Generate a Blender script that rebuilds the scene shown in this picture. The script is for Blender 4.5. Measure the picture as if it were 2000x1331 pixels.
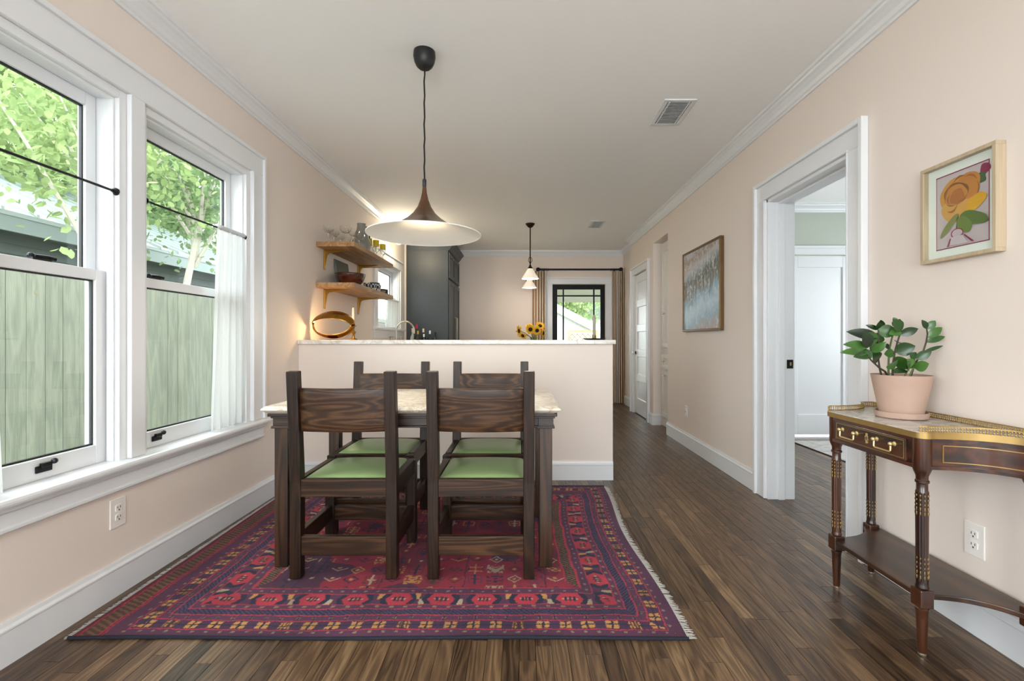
import bpy, bmesh, math, random
import numpy as np
from mathutils import Vector, Matrix

for o in list(bpy.data.objects):
    bpy.data.objects.remove(o, do_unlink=True)
S = bpy.context.scene
COL = S.collection
PI = math.pi
R = random.Random(7)

# ------------------------------------------------------------------ camera
F_PX = 925.0
EYE = 1.08
cam_d = bpy.data.cameras.new('camera'); cam = bpy.data.objects.new('camera', cam_d); COL.objects.link(cam)
cam.location = (0, 0, EYE); cam.rotation_euler = (PI / 2, 0, 0)
cam_d.sensor_width = 36.0; cam_d.lens = 36.0 * F_PX / 2000.0
cam_d.shift_x = -18.0 / 2000.0; cam_d.shift_y = -1.5 / 2000.0
cam_d.clip_start = 0.05; cam_d.clip_end = 200
S.camera = cam

# ------------------------------------------------------------------ sky, daylight, added fill lights, exposure
w = bpy.data.worlds.new('overcast_sky'); S.world = w; w.use_nodes = True
bg = w.node_tree.nodes['Background']
bg.inputs[0].default_value = (0.88, 0.95, 1.0, 1); bg.inputs[1].default_value = 6.2

def area(name, loc, rot, sx, sy, power, color):
    l = bpy.data.lights.new(name, 'AREA'); l.shape = 'RECTANGLE'; l.size = sx; l.size_y = sy
    l.energy = power; l.color = color
    o = bpy.data.objects.new(name, l); COL.objects.link(o); o.location = loc; o.rotation_euler = rot
    return o
# unseen fill lights added behind the camera; daylight by the bedroom window
area('fill_light_rear', (0.0, -3.3, 1.40), (PI / 2 + .30, 0, 0), 3.0, 1.9, 52, (0.95, 0.98, 1.0))
area('fill_light_side', (-2.15, -.92, 1.40), (0, -PI / 2 - .30, 0), 1.5, 2.0, 26, (0.90, 0.96, 1.0))
area('daylight_bedroom_window', (5.2, 3.4, 1.45), (0, PI / 2, 0), 1.5, 2.0, 12, (0.86, 0.93, 1.0))
S.view_settings.view_transform = 'Standard'; S.view_settings.look = 'None'
S.view_settings.gamma = 1.0; S.view_settings.use_curve_mapping = False
S.view_settings.exposure = 0.30

# ------------------------------------------------------------------ helpers
def lin(c):
    if isinstance(c, str):
        c = c.lstrip('#'); c = [int(c[i:i + 2], 16) / 255 for i in (0, 2, 4)]
    return tuple((v / 12.92 if v <= .04045 else ((v + .055) / 1.055) ** 2.4) for v in c) + (1.0,)

class MB:
    def __init__(s): s.v = []; s.f = []
    def add(s, vs, fs):
        n = len(s.v); s.v += [tuple(p) for p in vs]; s.f += [tuple(i + n for i in f) for f in fs]; return s
    def box(s, x0, x1, y0, y1, z0, z1):
        return s.add([(x0, y0, z0), (x1, y0, z0), (x1, y1, z0), (x0, y1, z0), (x0, y0, z1), (x1, y0, z1), (x1, y1, z1), (x0, y1, z1)],
                     [(3, 2, 1, 0), (4, 5, 6, 7), (0, 1, 5, 4), (1, 2, 6, 5), (2, 3, 7, 6), (3, 0, 4, 7)])
    def prism(s, pts, a0, a1, axis='y'):
        """extrude a closed 2D outline along an axis; pts are the other two coordinates in xyz order"""
        def P(p, a):
            return {'x': (a, p[0], p[1]), 'y': (p[0], a, p[1]), 'z': (p[0], p[1], a)}[axis]
        n = len(pts)
        vs = [P(p, a0) for p in pts] + [P(p, a1) for p in pts]
        fs = [tuple(range(n)), tuple(range(2 * n - 1, n - 1, -1))]
        for i in range(n):
            j = (i + 1) % n; fs.append((i, i + n, j + n, j))
        return s.add(vs, fs)
    def lathe(s, prof, seg=24, c=(0, 0, 0), mod=None):
        n = len(prof); vs = []; fs = []
        for (r, z) in prof:
            for k in range(seg):
                a = 2 * PI * k / seg; rr = r if mod is None else mod(r, z, a)
                vs.append((c[0] + rr * math.cos(a), c[1] + rr * math.sin(a), c[2] + z))
        for i in range(n - 1):
            for k in range(seg):
                k2 = (k + 1) % seg
                fs.append((i * seg + k, i * seg + k2, (i + 1) * seg + k2, (i + 1) * seg + k))
        if prof[0][0] > 1e-5: fs.append(tuple(range(seg - 1, -1, -1)))
        if prof[-1][0] > 1e-5: fs.append(tuple((n - 1) * seg + k for k in range(seg)))
        return s.add(vs, fs)
    def tube(s, pts, r, seg=8, cap=True):
        pts = [Vector(p) for p in pts]; n = len(pts)
        rs = r if isinstance(r, (list, tuple)) else [r] * n
        up = Vector((0, 0, 1)); vs = []; fs = []; prev = None
        for i, p in enumerate(pts):
            t = (pts[min(i + 1, n - 1)] - pts[max(i - 1, 0)]).normalized()
            if prev is None:
                a = up if abs(t.z) < .9 else Vector((1, 0, 0))
                u = t.cross(a).normalized()
            else:
                u = prev - t * prev.dot(t)
                u = u.normalized() if u.length > 1e-6 else t.cross(up).normalized()
            prev = u; b = t.cross(u)
            for k in range(seg):
                a = 2 * PI * k / seg
                vs.append(p + (u * math.cos(a) + b * math.sin(a)) * rs[i])
        for i in range(n - 1):
            for k in range(seg):
                k2 = (k + 1) % seg
                fs.append((i * seg + k, i * seg + k2, (i + 1) * seg + k2, (i + 1) * seg + k))
        if cap:
            fs.append(tuple(range(seg - 1, -1, -1))); fs.append(tuple((n - 1) * seg + k for k in range(seg)))
        return s.add(vs, fs)
    def grid(s, fn, nu, nv):
        vs = [fn(i / nu, j / nv) for i in range(nu + 1) for j in range(nv + 1)]
        fs = [(i * (nv + 1) + j, (i + 1) * (nv + 1) + j, (i + 1) * (nv + 1) + j + 1, i * (nv + 1) + j + 1) for i in range(nu) for j in range(nv)]
        return s.add(vs, fs)
    def ball(s, c, r, seg=16, rings=10, sc=(1, 1, 1)):
        prof = [(r * math.sin(PI * i / rings), -r * math.cos(PI * i / rings)) for i in range(rings + 1)]
        b = MB().lathe([(max(p, 1e-6), z) for p, z in prof], seg)
        return s.add([(c[0] + x * sc[0], c[1] + y * sc[1], c[2] + z * sc[2]) for x, y, z in b.v], b.f)
    def moved(s, m):
        s.v = [tuple(m @ Vector(p)) for p in s.v]; return s

def wallboxes(mb, plane_axis, p0, p1, a0, a1, z0, z1, holes):
    """a wall slab with rectangular openings, cut on a grid so that faces stay flat"""
    As = sorted({a0, a1} | {v for h in holes for v in h[:2] if a0 < v < a1})
    Zs = sorted({z0, z1} | {v for h in holes for v in h[2:] if z0 < v < z1})
    for i in range(len(As) - 1):
        for j in range(len(Zs) - 1):
            am = (As[i] + As[i + 1]) / 2; zm = (Zs[j] + Zs[j + 1]) / 2
            if any(h[0] < am < h[1] and h[2] < zm < h[3] for h in holes): continue
            if plane_axis == 'x': mb.box(p0, p1, As[i], As[i + 1], Zs[j], Zs[j + 1])
            else: mb.box(As[i], As[i + 1], p0, p1, Zs[j], Zs[j + 1])
    return mb

def fin(me, mb, mat, smooth, auto=None):
    me.from_pydata(mb.v, [], mb.f); me.update()
    bm = bmesh.new(); bm.from_mesh(me); bmesh.ops.recalc_face_normals(bm, faces=bm.faces); bm.to_mesh(me); bm.free()
    if mat: me.materials.append(mat)
    if smooth:
        me.shade_smooth()
        if auto is not None: me.set_sharp_from_angle(angle=math.radians(auto))

def obj(name, mb, mat, parent=None, smooth=False, bevel=0, auto=40, solid=0, sub=0, loc=None):
    me = bpy.data.meshes.new(name); fin(me, mb, mat, smooth, auto)
    o = bpy.data.objects.new(name, me); COL.objects.link(o)
    if parent: o.parent = parent
    if loc: o.location = loc
    if solid:
        m = o.modifiers.new('solid', 'SOLIDIFY'); m.thickness = solid; m.offset = 0
    if bevel:
        m = o.modifiers.new('bevel', 'BEVEL'); m.width = bevel; m.segments = 2; m.limit_method = 'ANGLE'; m.angle_limit = math.radians(35)
    if sub:
        m = o.modifiers.new('sub', 'SUBSURF'); m.levels = sub; m.render_levels = sub
    return o

def tag(o, label=None, cat=None, group=None, kind=None):
    if label: o['label'] = label
    if cat: o['category'] = cat
    if group: o['group'] = group
    if kind: o['kind'] = kind
    return o

def thing(name, label, cat, loc=(0, 0, 0), rz=0, group=None, kind=None):
    o = bpy.data.objects.new(name, None); COL.objects.link(o); o.empty_display_size = .05
    o.location = loc; o.rotation_euler = (0, 0, rz)
    return tag(o, label, cat, group, kind)

def struct(name, mb, mat, label, cat, parent=None, bevel=0):
    return tag(obj(name, mb, mat, parent, bevel=bevel), label, cat, kind='structure')

# ------------------------------------------------------------------ materials
def newmat(name):
    m = bpy.data.materials.new(name); m.use_nodes = True
    nt = m.node_tree; return m, nt, nt.nodes['Principled BSDF']

def N(nt, kind, **kw):
    n = nt.nodes.new(kind)
    for k, v in kw.items(): setattr(n, k, v)
    return n

def mathn(nt, op, a, b=None, c=None):
    n = N(nt, 'ShaderNodeMath', operation=op)
    for i, x in enumerate((a, b, c)):
        if x is None: continue
        if isinstance(x, (int, float)): n.inputs[i].default_value = x
        else: nt.links.new(x, n.inputs[i])
    return n.outputs[0]

def ramp(nt, fac, stops, interp='LINEAR'):
    n = N(nt, 'ShaderNodeValToRGB'); cr = n.color_ramp; cr.interpolation = interp
    while len(cr.elements) < len(stops): cr.elements.new(0.5)
    for e, (p, c) in zip(cr.elements, stops): e.position = p; e.color = lin(c)
    nt.links.new(fac, n.inputs[0]); return n.outputs[0]

def coords(nt, scale=(1, 1, 1), kind='Object', offset=None):
    tc = N(nt, 'ShaderNodeTexCoord'); mp = N(nt, 'ShaderNodeMapping'); mp.inputs['Scale'].default_value = scale
    src = tc.outputs[kind]
    if offset is not None:
        ad = N(nt, 'ShaderNodeVectorMath', operation='ADD'); nt.links.new(src, ad.inputs[0]); nt.links.new(offset, ad.inputs[1]); src = ad.outputs[0]
    nt.links.new(src, mp.inputs['Vector']); return mp.outputs[0]

def noise(nt, vec, scale, detail=3, rough=.5, dist=0):
    n = N(nt, 'ShaderNodeTexNoise'); n.inputs['Scale'].default_value = scale; n.inputs['Detail'].default_value = detail
    n.inputs['Roughness'].default_value = rough; n.inputs['Distortion'].default_value = dist
    nt.links.new(vec, n.inputs['Vector']); return n.outputs['Fac']

def bump(nt, b, height, strength=.2, dist=.002):
    n = N(nt, 'ShaderNodeBump'); n.inputs['Strength'].default_value = strength; n.inputs['Distance'].default_value = dist
    nt.links.new(height, n.inputs['Height']); nt.links.new(n.outputs[0], b.inputs['Normal'])

def mat(name, color, rough=.5, metal=0, var=0, vscale=8, bmp=0, bscale=200, coat=0, spec=None):
    m, nt, b = newmat(name); c = lin(color)
    b.inputs['Base Color'].default_value = c; b.inputs['Roughness'].default_value = rough; b.inputs['Metallic'].default_value = metal
    if coat: b.inputs['Coat Weight'].default_value = coat; b.inputs['Coat Roughness'].default_value = .1
    if spec is not None: b.inputs['Specular IOR Level'].default_value = spec
    if var or bmp: v = coords(nt)
    if var:
        f = noise(nt, v, vscale, 3)
        mx = N(nt, 'ShaderNodeMix', data_type='RGBA')
        nt.links.new(f, mx.inputs['Factor'])
        mx.inputs[6].default_value = tuple(min(1, k * (1 + var)) for k in c[:3]) + (1,)
        mx.inputs[7].default_value = tuple(k * (1 - var) for k in c[:3]) + (1,)
        nt.links.new(mx.outputs[2], b.inputs['Base Color'])
    if bmp: bump(nt, b, noise(nt, v, bscale, 2), bmp)
    return m

def wood(name, dark, mid, light, grain_axis='y', freq=9.0, stretch=.1, rings=22, rough=.4, coat=0, contrast=1.0, per_object=True, bmp=.15, spec=.5):
    """plain-sawn grain: contour lines of a noise stretched along the board"""
    m, nt, b = newmat(name)
    sc = {'x': (stretch, 1, 1), 'y': (1, stretch, 1), 'z': (1, 1, stretch)}[grain_axis]
    off = None
    if per_object:
        oi = N(nt, 'ShaderNodeObjectInfo'); cb = N(nt, 'ShaderNodeCombineXYZ')
        r9 = mathn(nt, 'MULTIPLY', oi.outputs['Random'], 37.0)
        for i in range(3): nt.links.new(r9, cb.inputs[i])
        off = cb.outputs[0]
    v = coords(nt, sc, 'Object', off)
    n1 = noise(nt, v, freq, 2.2, .45)
    g = mathn(nt, 'SINE', mathn(nt, 'MULTIPLY', n1, rings * 2 * PI / 2))
    g = mathn(nt, 'MULTIPLY_ADD', g, .5, .5)
    sc2 = tuple(1 if k != 1 else 1 for k in sc)
    v2 = coords(nt, tuple(k * (1 if k == 1 else .35) for k in sc), 'Object', off)
    n2 = noise(nt, v2, freq * 22, 2, .6)
    mixf = mathn(nt, 'ADD', mathn(nt, 'MULTIPLY', g, .55 * contrast), mathn(nt, 'MULTIPLY', n2, 1.0 - .55 * contrast))
    n3 = noise(nt, v, freq * .35, 2)
    mixf = mathn(nt, 'ADD', mixf, mathn(nt, 'MULTIPLY_ADD', n3, .5, -.25))
    nt.links.new(ramp(nt, mixf, [(.12, dark), (.5, mid), (.92, light)]), b.inputs['Base Color'])
    b.inputs['Roughness'].default_value = rough; b.inputs['Specular IOR Level'].default_value = spec
    if coat: b.inputs['Coat Weight'].default_value = coat; b.inputs['Coat Roughness'].default_value = .15
    if bmp: bump(nt, b, mixf, bmp, .0012)
    return m

def emit(name, color, strength):
    m, nt, b = newmat(name)
    b.inputs['Base Color'].default_value = lin(color); b.inputs['Emission Color'].default_value = lin(color); b.inputs['Emission Strength'].default_value = strength
    return m

def glass_pane(name, tint=(.96, .98, .97), refl=.06, rough=0.0):
    m = bpy.data.materials.new(name); m.use_nodes = True; nt = m.node_tree; nt.nodes.clear()
    out = N(nt, 'ShaderNodeOutputMaterial'); tr = N(nt, 'ShaderNodeBsdfTransparent'); gl = N(nt, 'ShaderNodeBsdfGlossy')
    tr.inputs[0].default_value = tint + (1,); gl.inputs['Roughness'].default_value = rough
    lw = N(nt, 'ShaderNodeFresnel'); lw.inputs[0].default_value = 1.5
    ge = N(nt, 'ShaderNodeNewGeometry'); fc = mathn(nt, 'MULTIPLY', lw.outputs[0], mathn(nt, 'SUBTRACT', 1.0, ge.outputs['Backfacing']))
    mx = N(nt, 'ShaderNodeMixShader'); nt.links.new(fc, mx.inputs[0])
    nt.links.new(tr.outputs[0], mx.inputs[1]); nt.links.new(gl.outputs[0], mx.inputs[2]); nt.links.new(mx.outputs[0], out.inputs[0])
    return m

def sheer(name, color, trans=.5, clear=0.0):
    m = bpy.data.materials.new(name); m.use_nodes = True; nt = m.node_tree; nt.nodes.clear()
    out = N(nt, 'ShaderNodeOutputMaterial'); d = N(nt, 'ShaderNodeBsdfDiffuse'); t = N(nt, 'ShaderNodeBsdfTranslucent')
    d.inputs[0].default_value = lin(color); t.inputs[0].default_value = lin(color)
    mx = N(nt, 'ShaderNodeMixShader'); mx.inputs[0].default_value = trans
    nt.links.new(d.outputs[0], mx.inputs[1]); nt.links.new(t.outputs[0], mx.inputs[2]); last = mx.outputs[0]
    if clear:
        tr = N(nt, 'ShaderNodeBsdfTransparent'); m2 = N(nt, 'ShaderNodeMixShader'); m2.inputs[0].default_value = clear
        nt.links.new(last, m2.inputs[1]); nt.links.new(tr.outputs[0], m2.inputs[2]); last = m2.outputs[0]
    nt.links.new(last, out.inputs[0]); return m

def attr_mat(name, rough=.9, attr='col', sheen=0, bmp=0, bscale=400):
    m, nt, b = newmat(name)
    a = N(nt, 'ShaderNodeAttribute', attribute_name=attr); nt.links.new(a.outputs['Color'], b.inputs['Base Color'])
    b.inputs['Roughness'].default_value = rough
    if sheen: b.inputs['Sheen Weight'].default_value = sheen; b.inputs['Sheen Tint'].default_value = lin('#b8a8d8')
    if bmp: bump(nt, b, noise(nt, coords(nt), bscale, 2), bmp, .003)
    return m

M = {}
M['wall'] = mat('blush_wall_paint', '#e6dad0', .75, var=.012, vscale=2, bmp=.03, bscale=500)
M['ceil'] = mat('ceiling_paint', '#fafaf9', .8, bmp=.03, bscale=500)
M['white'] = mat('white_trim_paint', '#e3e5e7', .32, bmp=.015, bscale=300)
M['sage'] = mat('grey_green_wall_paint', '#b9c0b4', .75, var=.01)
M['black'] = mat('black_metal', '#121317', .35, .3)
M['gasket'] = mat('black_gasket', '#0b0c0d', .5)
M['brass'] = mat('aged_brass', '#a98d58', .42, .8, var=.12, vscale=30)
M['brass2'] = mat('satin_brass', '#a8843f', .3, 1, var=.06, vscale=40)
M['pane'] = glass_pane('window_glass')
M['outlet'] = mat('outlet_plastic', '#ece8e2', .3)
M['slot'] = mat('outlet_slot', '#3a3633', .5)
M['sheer'] = sheer('white_sheer_cotton', '#e4e5e4', .42, .06)
M['quartz'] = None
def marble(name, base, vein, soft, scale=5, rough=.25):
    m, nt, b = newmat(name); v = coords(nt)
    n1 = noise(nt, v, scale, 5, .6, 1.2)
    d = mathn(nt, 'ABSOLUTE', mathn(nt, 'SUBTRACT', n1, .5))
    nt.links.new(ramp(nt, d, [(0, vein), (.035, soft), (.14, base)]), b.inputs['Base Color'])
    b.inputs['Roughness'].default_value = rough; return m
M['quartz'] = marble('veined_quartz', '#ebe8e3', '#cfc7b9', '#e6e2dc', 2.5)
M['marble'] = marble('grey_marble', '#d2d0ca', '#a9a7a2', '#c6c4be', 7, .2)
M['tabletop'] = marble('cream_veined_stone', '#e9e2d6', '#bcab92', '#ddd2c1', 9, .35)
# ------------------------------------------------------------------ room shell (metres; camera stands at x=0, y=0)
XL, XR, YF, ZC = -1.717, 1.672, 8.10, 2.60
W0 = (-1.95, .10, .56, 2.15); W1 = (1.20, 2.06, .56, 2.15); W2 = (2.137, 2.996, .56, 2.15); W3 = (5.62, 6.68, 1.23, 2.05)  # W0: unseen opening behind the camera, added to let in side light
DW = (2.409, 3.22, 0, 2.03)          # doorway to the bedroom
NI = (5.40, 6.00, 0, 2.30)           # niche with the built-in cabinet
D1 = (6.26, 7.03, 0, 2.03)           # five-panel door
D2 = (.534, 1.436, 0, 2.03)          # black glazed door in the far wall

def plank_mat():
    m, nt, b = newmat('brown_stained_oak')
    at = N(nt, 'ShaderNodeAttribute', attribute_name='tone'); tone = at.outputs['Fac']
    cb = N(nt, 'ShaderNodeCombineXYZ'); sd = mathn(nt, 'MULTIPLY', tone, 97.0)
    for i in range(3): nt.links.new(sd, cb.inputs[i])
    v = coords(nt, (1, .09, 1), 'Object', cb.outputs[0])
    n1 = noise(nt, v, 14, 2.0, .45)
    g = mathn(nt, 'MULTIPLY_ADD', mathn(nt, 'SINE', mathn(nt, 'MULTIPLY', n1, 66.0)), .5, .5)
    v2 = coords(nt, (1, .035, 1), 'Object', cb.outputs[0]); n2 = noise(nt, v2, 260, 2, .6)
    f = mathn(nt, 'ADD', mathn(nt, 'MULTIPLY', g, .30), mathn(nt, 'MULTIPLY', n2, .56))
    f = mathn(nt, 'ADD', f, mathn(nt, 'MULTIPLY_ADD', tone, .62, -.28))
    nt.links.new(ramp(nt, f, [(.05, '#2c1f15'), (.4, '#543f2d'), (.7, '#735a41'), (1, '#9a8060')]), b.inputs['Base Color'])
    rr = mathn(nt, 'MULTIPLY_ADD', n2, .12, .27); nt.links.new(rr, b.inputs['Roughness'])
    bump(nt, b, f, .12, .0012); return m
M['plank'] = plank_mat()

floor = struct('floor', MB().box(-1.9, 5.1, -3.15, 8.3, -.10, -.013), mat('subfloor', '#2a1f18', .9), 'dark brown narrow strip oak floor through the rooms', 'floor')
def plank_verts(x0, x1, y0, y1, g=.0003, c=.0008):
    x0 += g; x1 -= g; y0 += g; y1 -= g
    return [(x0, y0, -.0025), (x1, y0, -.0025), (x1, y1, -.0025), (x0, y1, -.0025),
            (x0 + c, y0 + c, 0), (x1 - c, y0 + c, 0), (x1 - c, y1 - c, 0), (x0 + c, y1 - c, 0),
            (x0, y0, -.0125), (x1, y0, -.0125), (x1, y1, -.0125), (x0, y1, -.0125)]
PF = [(4, 5, 6, 7), (0, 1, 5, 4), (1, 2, 6, 5), (2, 3, 7, 6), (3, 0, 4, 7), (8, 9, 1, 0), (9, 10, 2, 1), (10, 11, 3, 2), (11, 8, 0, 3)]
def set_tone(me, vals):
    a = me.attributes.new('tone', 'FLOAT', 'FACE'); a.data.foreach_set('value', vals)
planks = []
rp = random.Random(3); PW = .057
nrow = int((5.0 - XL) / PW) + 1
for i in range(nrow):
    x0 = XL + i * PW; x1 = x0 + PW
    ya, yb = (-3.1, 8.12) if x0 < XR + .3 else (.4, 5.42)
    y = ya - rp.random() * .7
    while y < yb:
        ln = rp.choice([.32, .45, .6, .75, .9, 1.1]) * rp.uniform(.9, 1.1)
        planks.append((x0, x1, max(y, ya), min(y + ln, yb), min(1, max(0, rp.gauss(.5, .24))))); y += ln
def plank_score(p):
    xm = (p[0] + p[1]) / 2; ym = max((p[2] + p[3]) / 2, 1.5)
    if p[3] < 1.5: return 0
    px = 1018 + 925 * xm / ym
    if px < -60 or px > 2060: return 0
    if -1.6 < xm < .6 and p[2] > 1.75 and p[3] < 3.45: return 0
    if xm < .7 and p[2] > 3.64: return 0
    if xm > XR and not (1546 < px < 1700): return 0
    return (p[3] - p[2]) / ym ** 3
order = sorted(planks, key=plank_score, reverse=True)
rest_v = MB(); rest_t = []
for k, p in enumerate(order):
    if p[3] - p[2] < .01: continue
    vs = plank_verts(*p[:4])
    if k < 300 and plank_score(p) > 0:
        me = bpy.data.meshes.new('plank'); me.from_pydata(vs, [], PF); me.materials.append(M['plank']); set_tone(me, [p[4]] * len(PF))
        o = bpy.data.objects.new('plank', me); COL.objects.link(o); o.parent = floor
    else:
        rest_v.add(vs, PF); rest_t += [p[4]] * len(PF)
me = bpy.data.meshes.new('plank_field'); me.from_pydata(rest_v.v, [], rest_v.f); me.materials.append(M['plank']); set_tone(me, rest_t)
o = bpy.data.objects.new('plank_field', me); COL.objects.link(o); o.parent = floor; o['kind'] = 'stuff'

struct('ceiling', MB().box(-1.9, 5.1, -3.15, 8.3, ZC, ZC + .1), M['ceil'], 'flat white ceiling over dining room and kitchen', 'ceiling')
struct('wall_left', wallboxes(MB(), 'x', XL - .15, XL, -3.15, YF + .15, 0, ZC, [(h[0], h[1], h[2] - .03, h[3]) for h in (W0, W1, W2, W3)]), M['wall'], 'blush pink left wall with the tall windows', 'wall')
struct('wall_right', wallboxes(MB(), 'x', XR, XR + .173, -3.15, 7.2, 0, ZC, [DW, NI, D1]), M['wall'], 'blush pink right wall with the bedroom doorway', 'wall')
struct('wall_right_far', MB().box(1.75, 1.90, 7.2, YF + .15, 0, ZC), M['wall'], 'short pink wall stretch past the five-panel door', 'wall')
struct('wall_far', wallboxes(MB(), 'y', YF, YF + .15, XL, 1.75, 0, ZC, [D2]), M['wall'], 'blush pink end wall holding the black glazed door', 'wall')
struct('wall_rear', wallboxes(MB(), 'y', -3.15, -3.0, XL, XR, 0, ZC, [(-1.45, 1.45, .5, 2.25)]), M['wall'], 'blush wall behind the viewer with an added opening for light', 'wall')  # out of view; the wide opening is added to admit fill light
struct('wall_bedroom_end', wallboxes(MB(), 'y', 5.30, 5.39, 1.845, 5.1, 0, ZC, [(2.98, 3.72, 0, 2.03)]), M['sage'], 'pale grey green bedroom wall above white door', 'wall')
struct('wall_bedroom_side', wallboxes(MB(), 'x', 5.0, 5.1, .4, 5.39, 0, ZC, [(2.4, 4.4, .7, 2.1)]), M['sage'], 'grey green bedroom window wall', 'wall')
struct('wall_bedroom_near', MB().box(1.845, 5.1, .3, .4, 0, ZC), M['sage'], 'grey green bedroom wall nearest the viewer', 'wall')
struct('wall_closet_back', MB().box(1.90, 2.0, 6.05, 7.35, 0, ZC), M['white'], 'white closet back behind the five-panel door', 'wall')
# half-height partition between dining room and kitchen
struct('wall_half', MB().box(XL, .707, 3.656, 3.80, 0, 1.045), M['wall'], 'half-height blush partition under the bar top', 'partition wall')

# crown moulding
CR = [(0, -.095), (.010, -.095), (.014, -.084), (.022, -.078), (.030, -.060), (.046, -.040), (.058, -.030), (.062, -.020), (.072, -.016), (.075, 0), (0, 0)]
def crown(name, label, axis, wall, sign, a0, a1):
    pts = [(wall + sign * d, ZC + z) for d, z in CR]
    tag(obj(name, MB().prism(pts, a0, a1, axis), M['white'], smooth=False), label, 'crown moulding', kind='structure')
crown('trim_1', 'white crown moulding along the left window wall', 'y', XL, 1, -3, YF)
crown('trim_2', 'white crown moulding along the right doorway wall', 'y', XR, -1, -3, 7.2)
crown('trim_3', 'white crown moulding across the far end wall', 'x', YF, -1, XL, 1.75)
crown('trim_4', 'short white crown moulding beyond the five-panel door', 'y', 1.75, -1, 7.2, YF)
crown('trim_5', 'white crown moulding in the bedroom', 'x', 5.30, -1, 1.845, 5.0)
# baseboards
BB = [(0, 0), (.018, 0), (.018, .112), (.021, .116), (.021, .122), (.013, .130), (.010, .143), (0, .143)]
def base(name, label, axis, wall, sign, a0, a1):
    pts = [(wall + sign * d, z) for d, z in BB]
    tag(obj(name, MB().prism(pts, a0, a1, axis), M['white']), label, 'baseboard', kind='structure')
base('baseboard_left', 'tall white baseboard beneath the left windows', 'y', XL, 1, -3, 3.656)
base('baseboard_half', 'white baseboard along the half-height partition', 'x', 3.656, -1, XL, .707)
base('baseboard_right', 'white baseboard between doorway and cabinet niche', 'y', XR, -1, 3.355, 5.40)
base('baseboard_right_near', 'white baseboard behind the console table', 'y', XR, -1, -3, 2.278)
base('baseboard_niche', 'short white baseboard inside the cabinet niche reveal', 'x', 6.0, -1, XR - .018, 1.764)
base('baseboard_right_far', 'short white baseboard between niche and five-panel door', 'y', XR, -1, 6.0, 6.13)
base('baseboard_far', 'white baseboard on the far end wall right of door', 'x', YF, -1, 1.56, 1.75)
base('baseboard_far_left', 'white baseboard on the far end wall left of door', 'x', YF, -1, -1.0, .41)
base('baseboard_corner', 'white baseboard on the wall past the five-panel door', 'y', 1.75, -1, 7.2, YF)
base('baseboard_bedroom', 'white bedroom baseboard right of the panel door', 'x', 5.30, -1, 3.84, 5.0)

# casings: face board + raised back band; sides and head are parts
def casing(name, label, axis, wall, sign, a0, a1, ztop, wdt=.125, zbot=0.0):
    root = thing(name, label, 'door casing', kind='structure')
    def bx(u0, u1, d, z0, z1, e=0.0):
        lo_, hi_ = sorted((wall + sign * e, wall + sign * d))
        if axis == 'x': return MB().box(lo_, hi_, u0, u1, z0, z1)
        return MB().box(u0, u1, lo_, hi_, z0, z1)
    for lo, hi, blo, bhi, ilo, ihi in ((a0 - wdt, a0, a0 - wdt - .012, a0 - wdt + .014, a0 - .012, a0), (a1, a1 + wdt, a1 + wdt - .014, a1 + wdt + .012, a1, a1 + .012)):
        m = bx(lo, hi, .018, zbot, ztop); n = bx(blo, bhi, .036, zbot + .0005, ztop + wdt + .012, .001); q = bx(ilo + .0006, ihi - .0006, .024, zbot + .0005, ztop, .0181)
        m.add(n.v, n.f); m.add(q.v, q.f); obj('side_casing', m, M['white'], root, bevel=.003)
    m = bx(a0 - wdt, a1 + wdt, .018, ztop, ztop + wdt); n = bx(a0 - wdt + .0142, a1 + wdt - .0142, .0358, ztop + wdt - .014, ztop + wdt + .0118, .001); q = bx(a0 - .012, a1 + .012, .024, ztop + .0006, ztop + .012, .0181)
    m.add(n.v, n.f); m.add(q.v, q.f); obj('head_casing', m, M['white'], root, bevel=.003)
    return root
cs = casing('trim_6', 'white casing round the open bedroom doorway', 'x', XR, -1, DW[0], DW[1], 2.03, .118)
# jamb lining of the doorway, with a stop and a latch plate
m = MB().box(XR - .004, 1.849, DW[1] - .02, DW[1], 0, 2.03).box(XR - .004, 1.849, DW[0], DW[0] + .02, 0, 2.03).box(XR - .004, 1.849, DW[0], DW[1], 2.01, 2.03)
m.box(1.735, 1.775, DW[1] - .034, DW[1] - .02, 0, 2.0).box(1.735, 1.775, DW[0] + .02, DW[0] + .034, 0, 2.0).box(1.735, 1.775, DW[0] + .02, DW[1] - .02, 1.996, 2.01)
obj('jamb', m, M['white'], cs, bevel=.002)
lt = obj('latch_plate', MB().box(1.793, 1.837, DW[1] - .024, DW[1] - .019, .885, .945), M['black'], cs, bevel=.006)
obj('latch_bolt', MB().box(1.812, 1.822, DW[1] - .030, DW[1] - .023, .905, .928), M['brass'], lt, bevel=.002)
casing('trim_7', 'white casing round the five-panel door', 'x', XR, -1, D1[0], D1[1], 2.03, .10)
casing('trim_8', 'white casing round the black glazed door', 'y', YF, -1, D2[0], D2[1], 2.03, .105)
casing('trim_9', 'white casing round the bedroom panel door', 'y', 5.30, -1, 2.98, 3.72, 2.03, .085)

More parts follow.
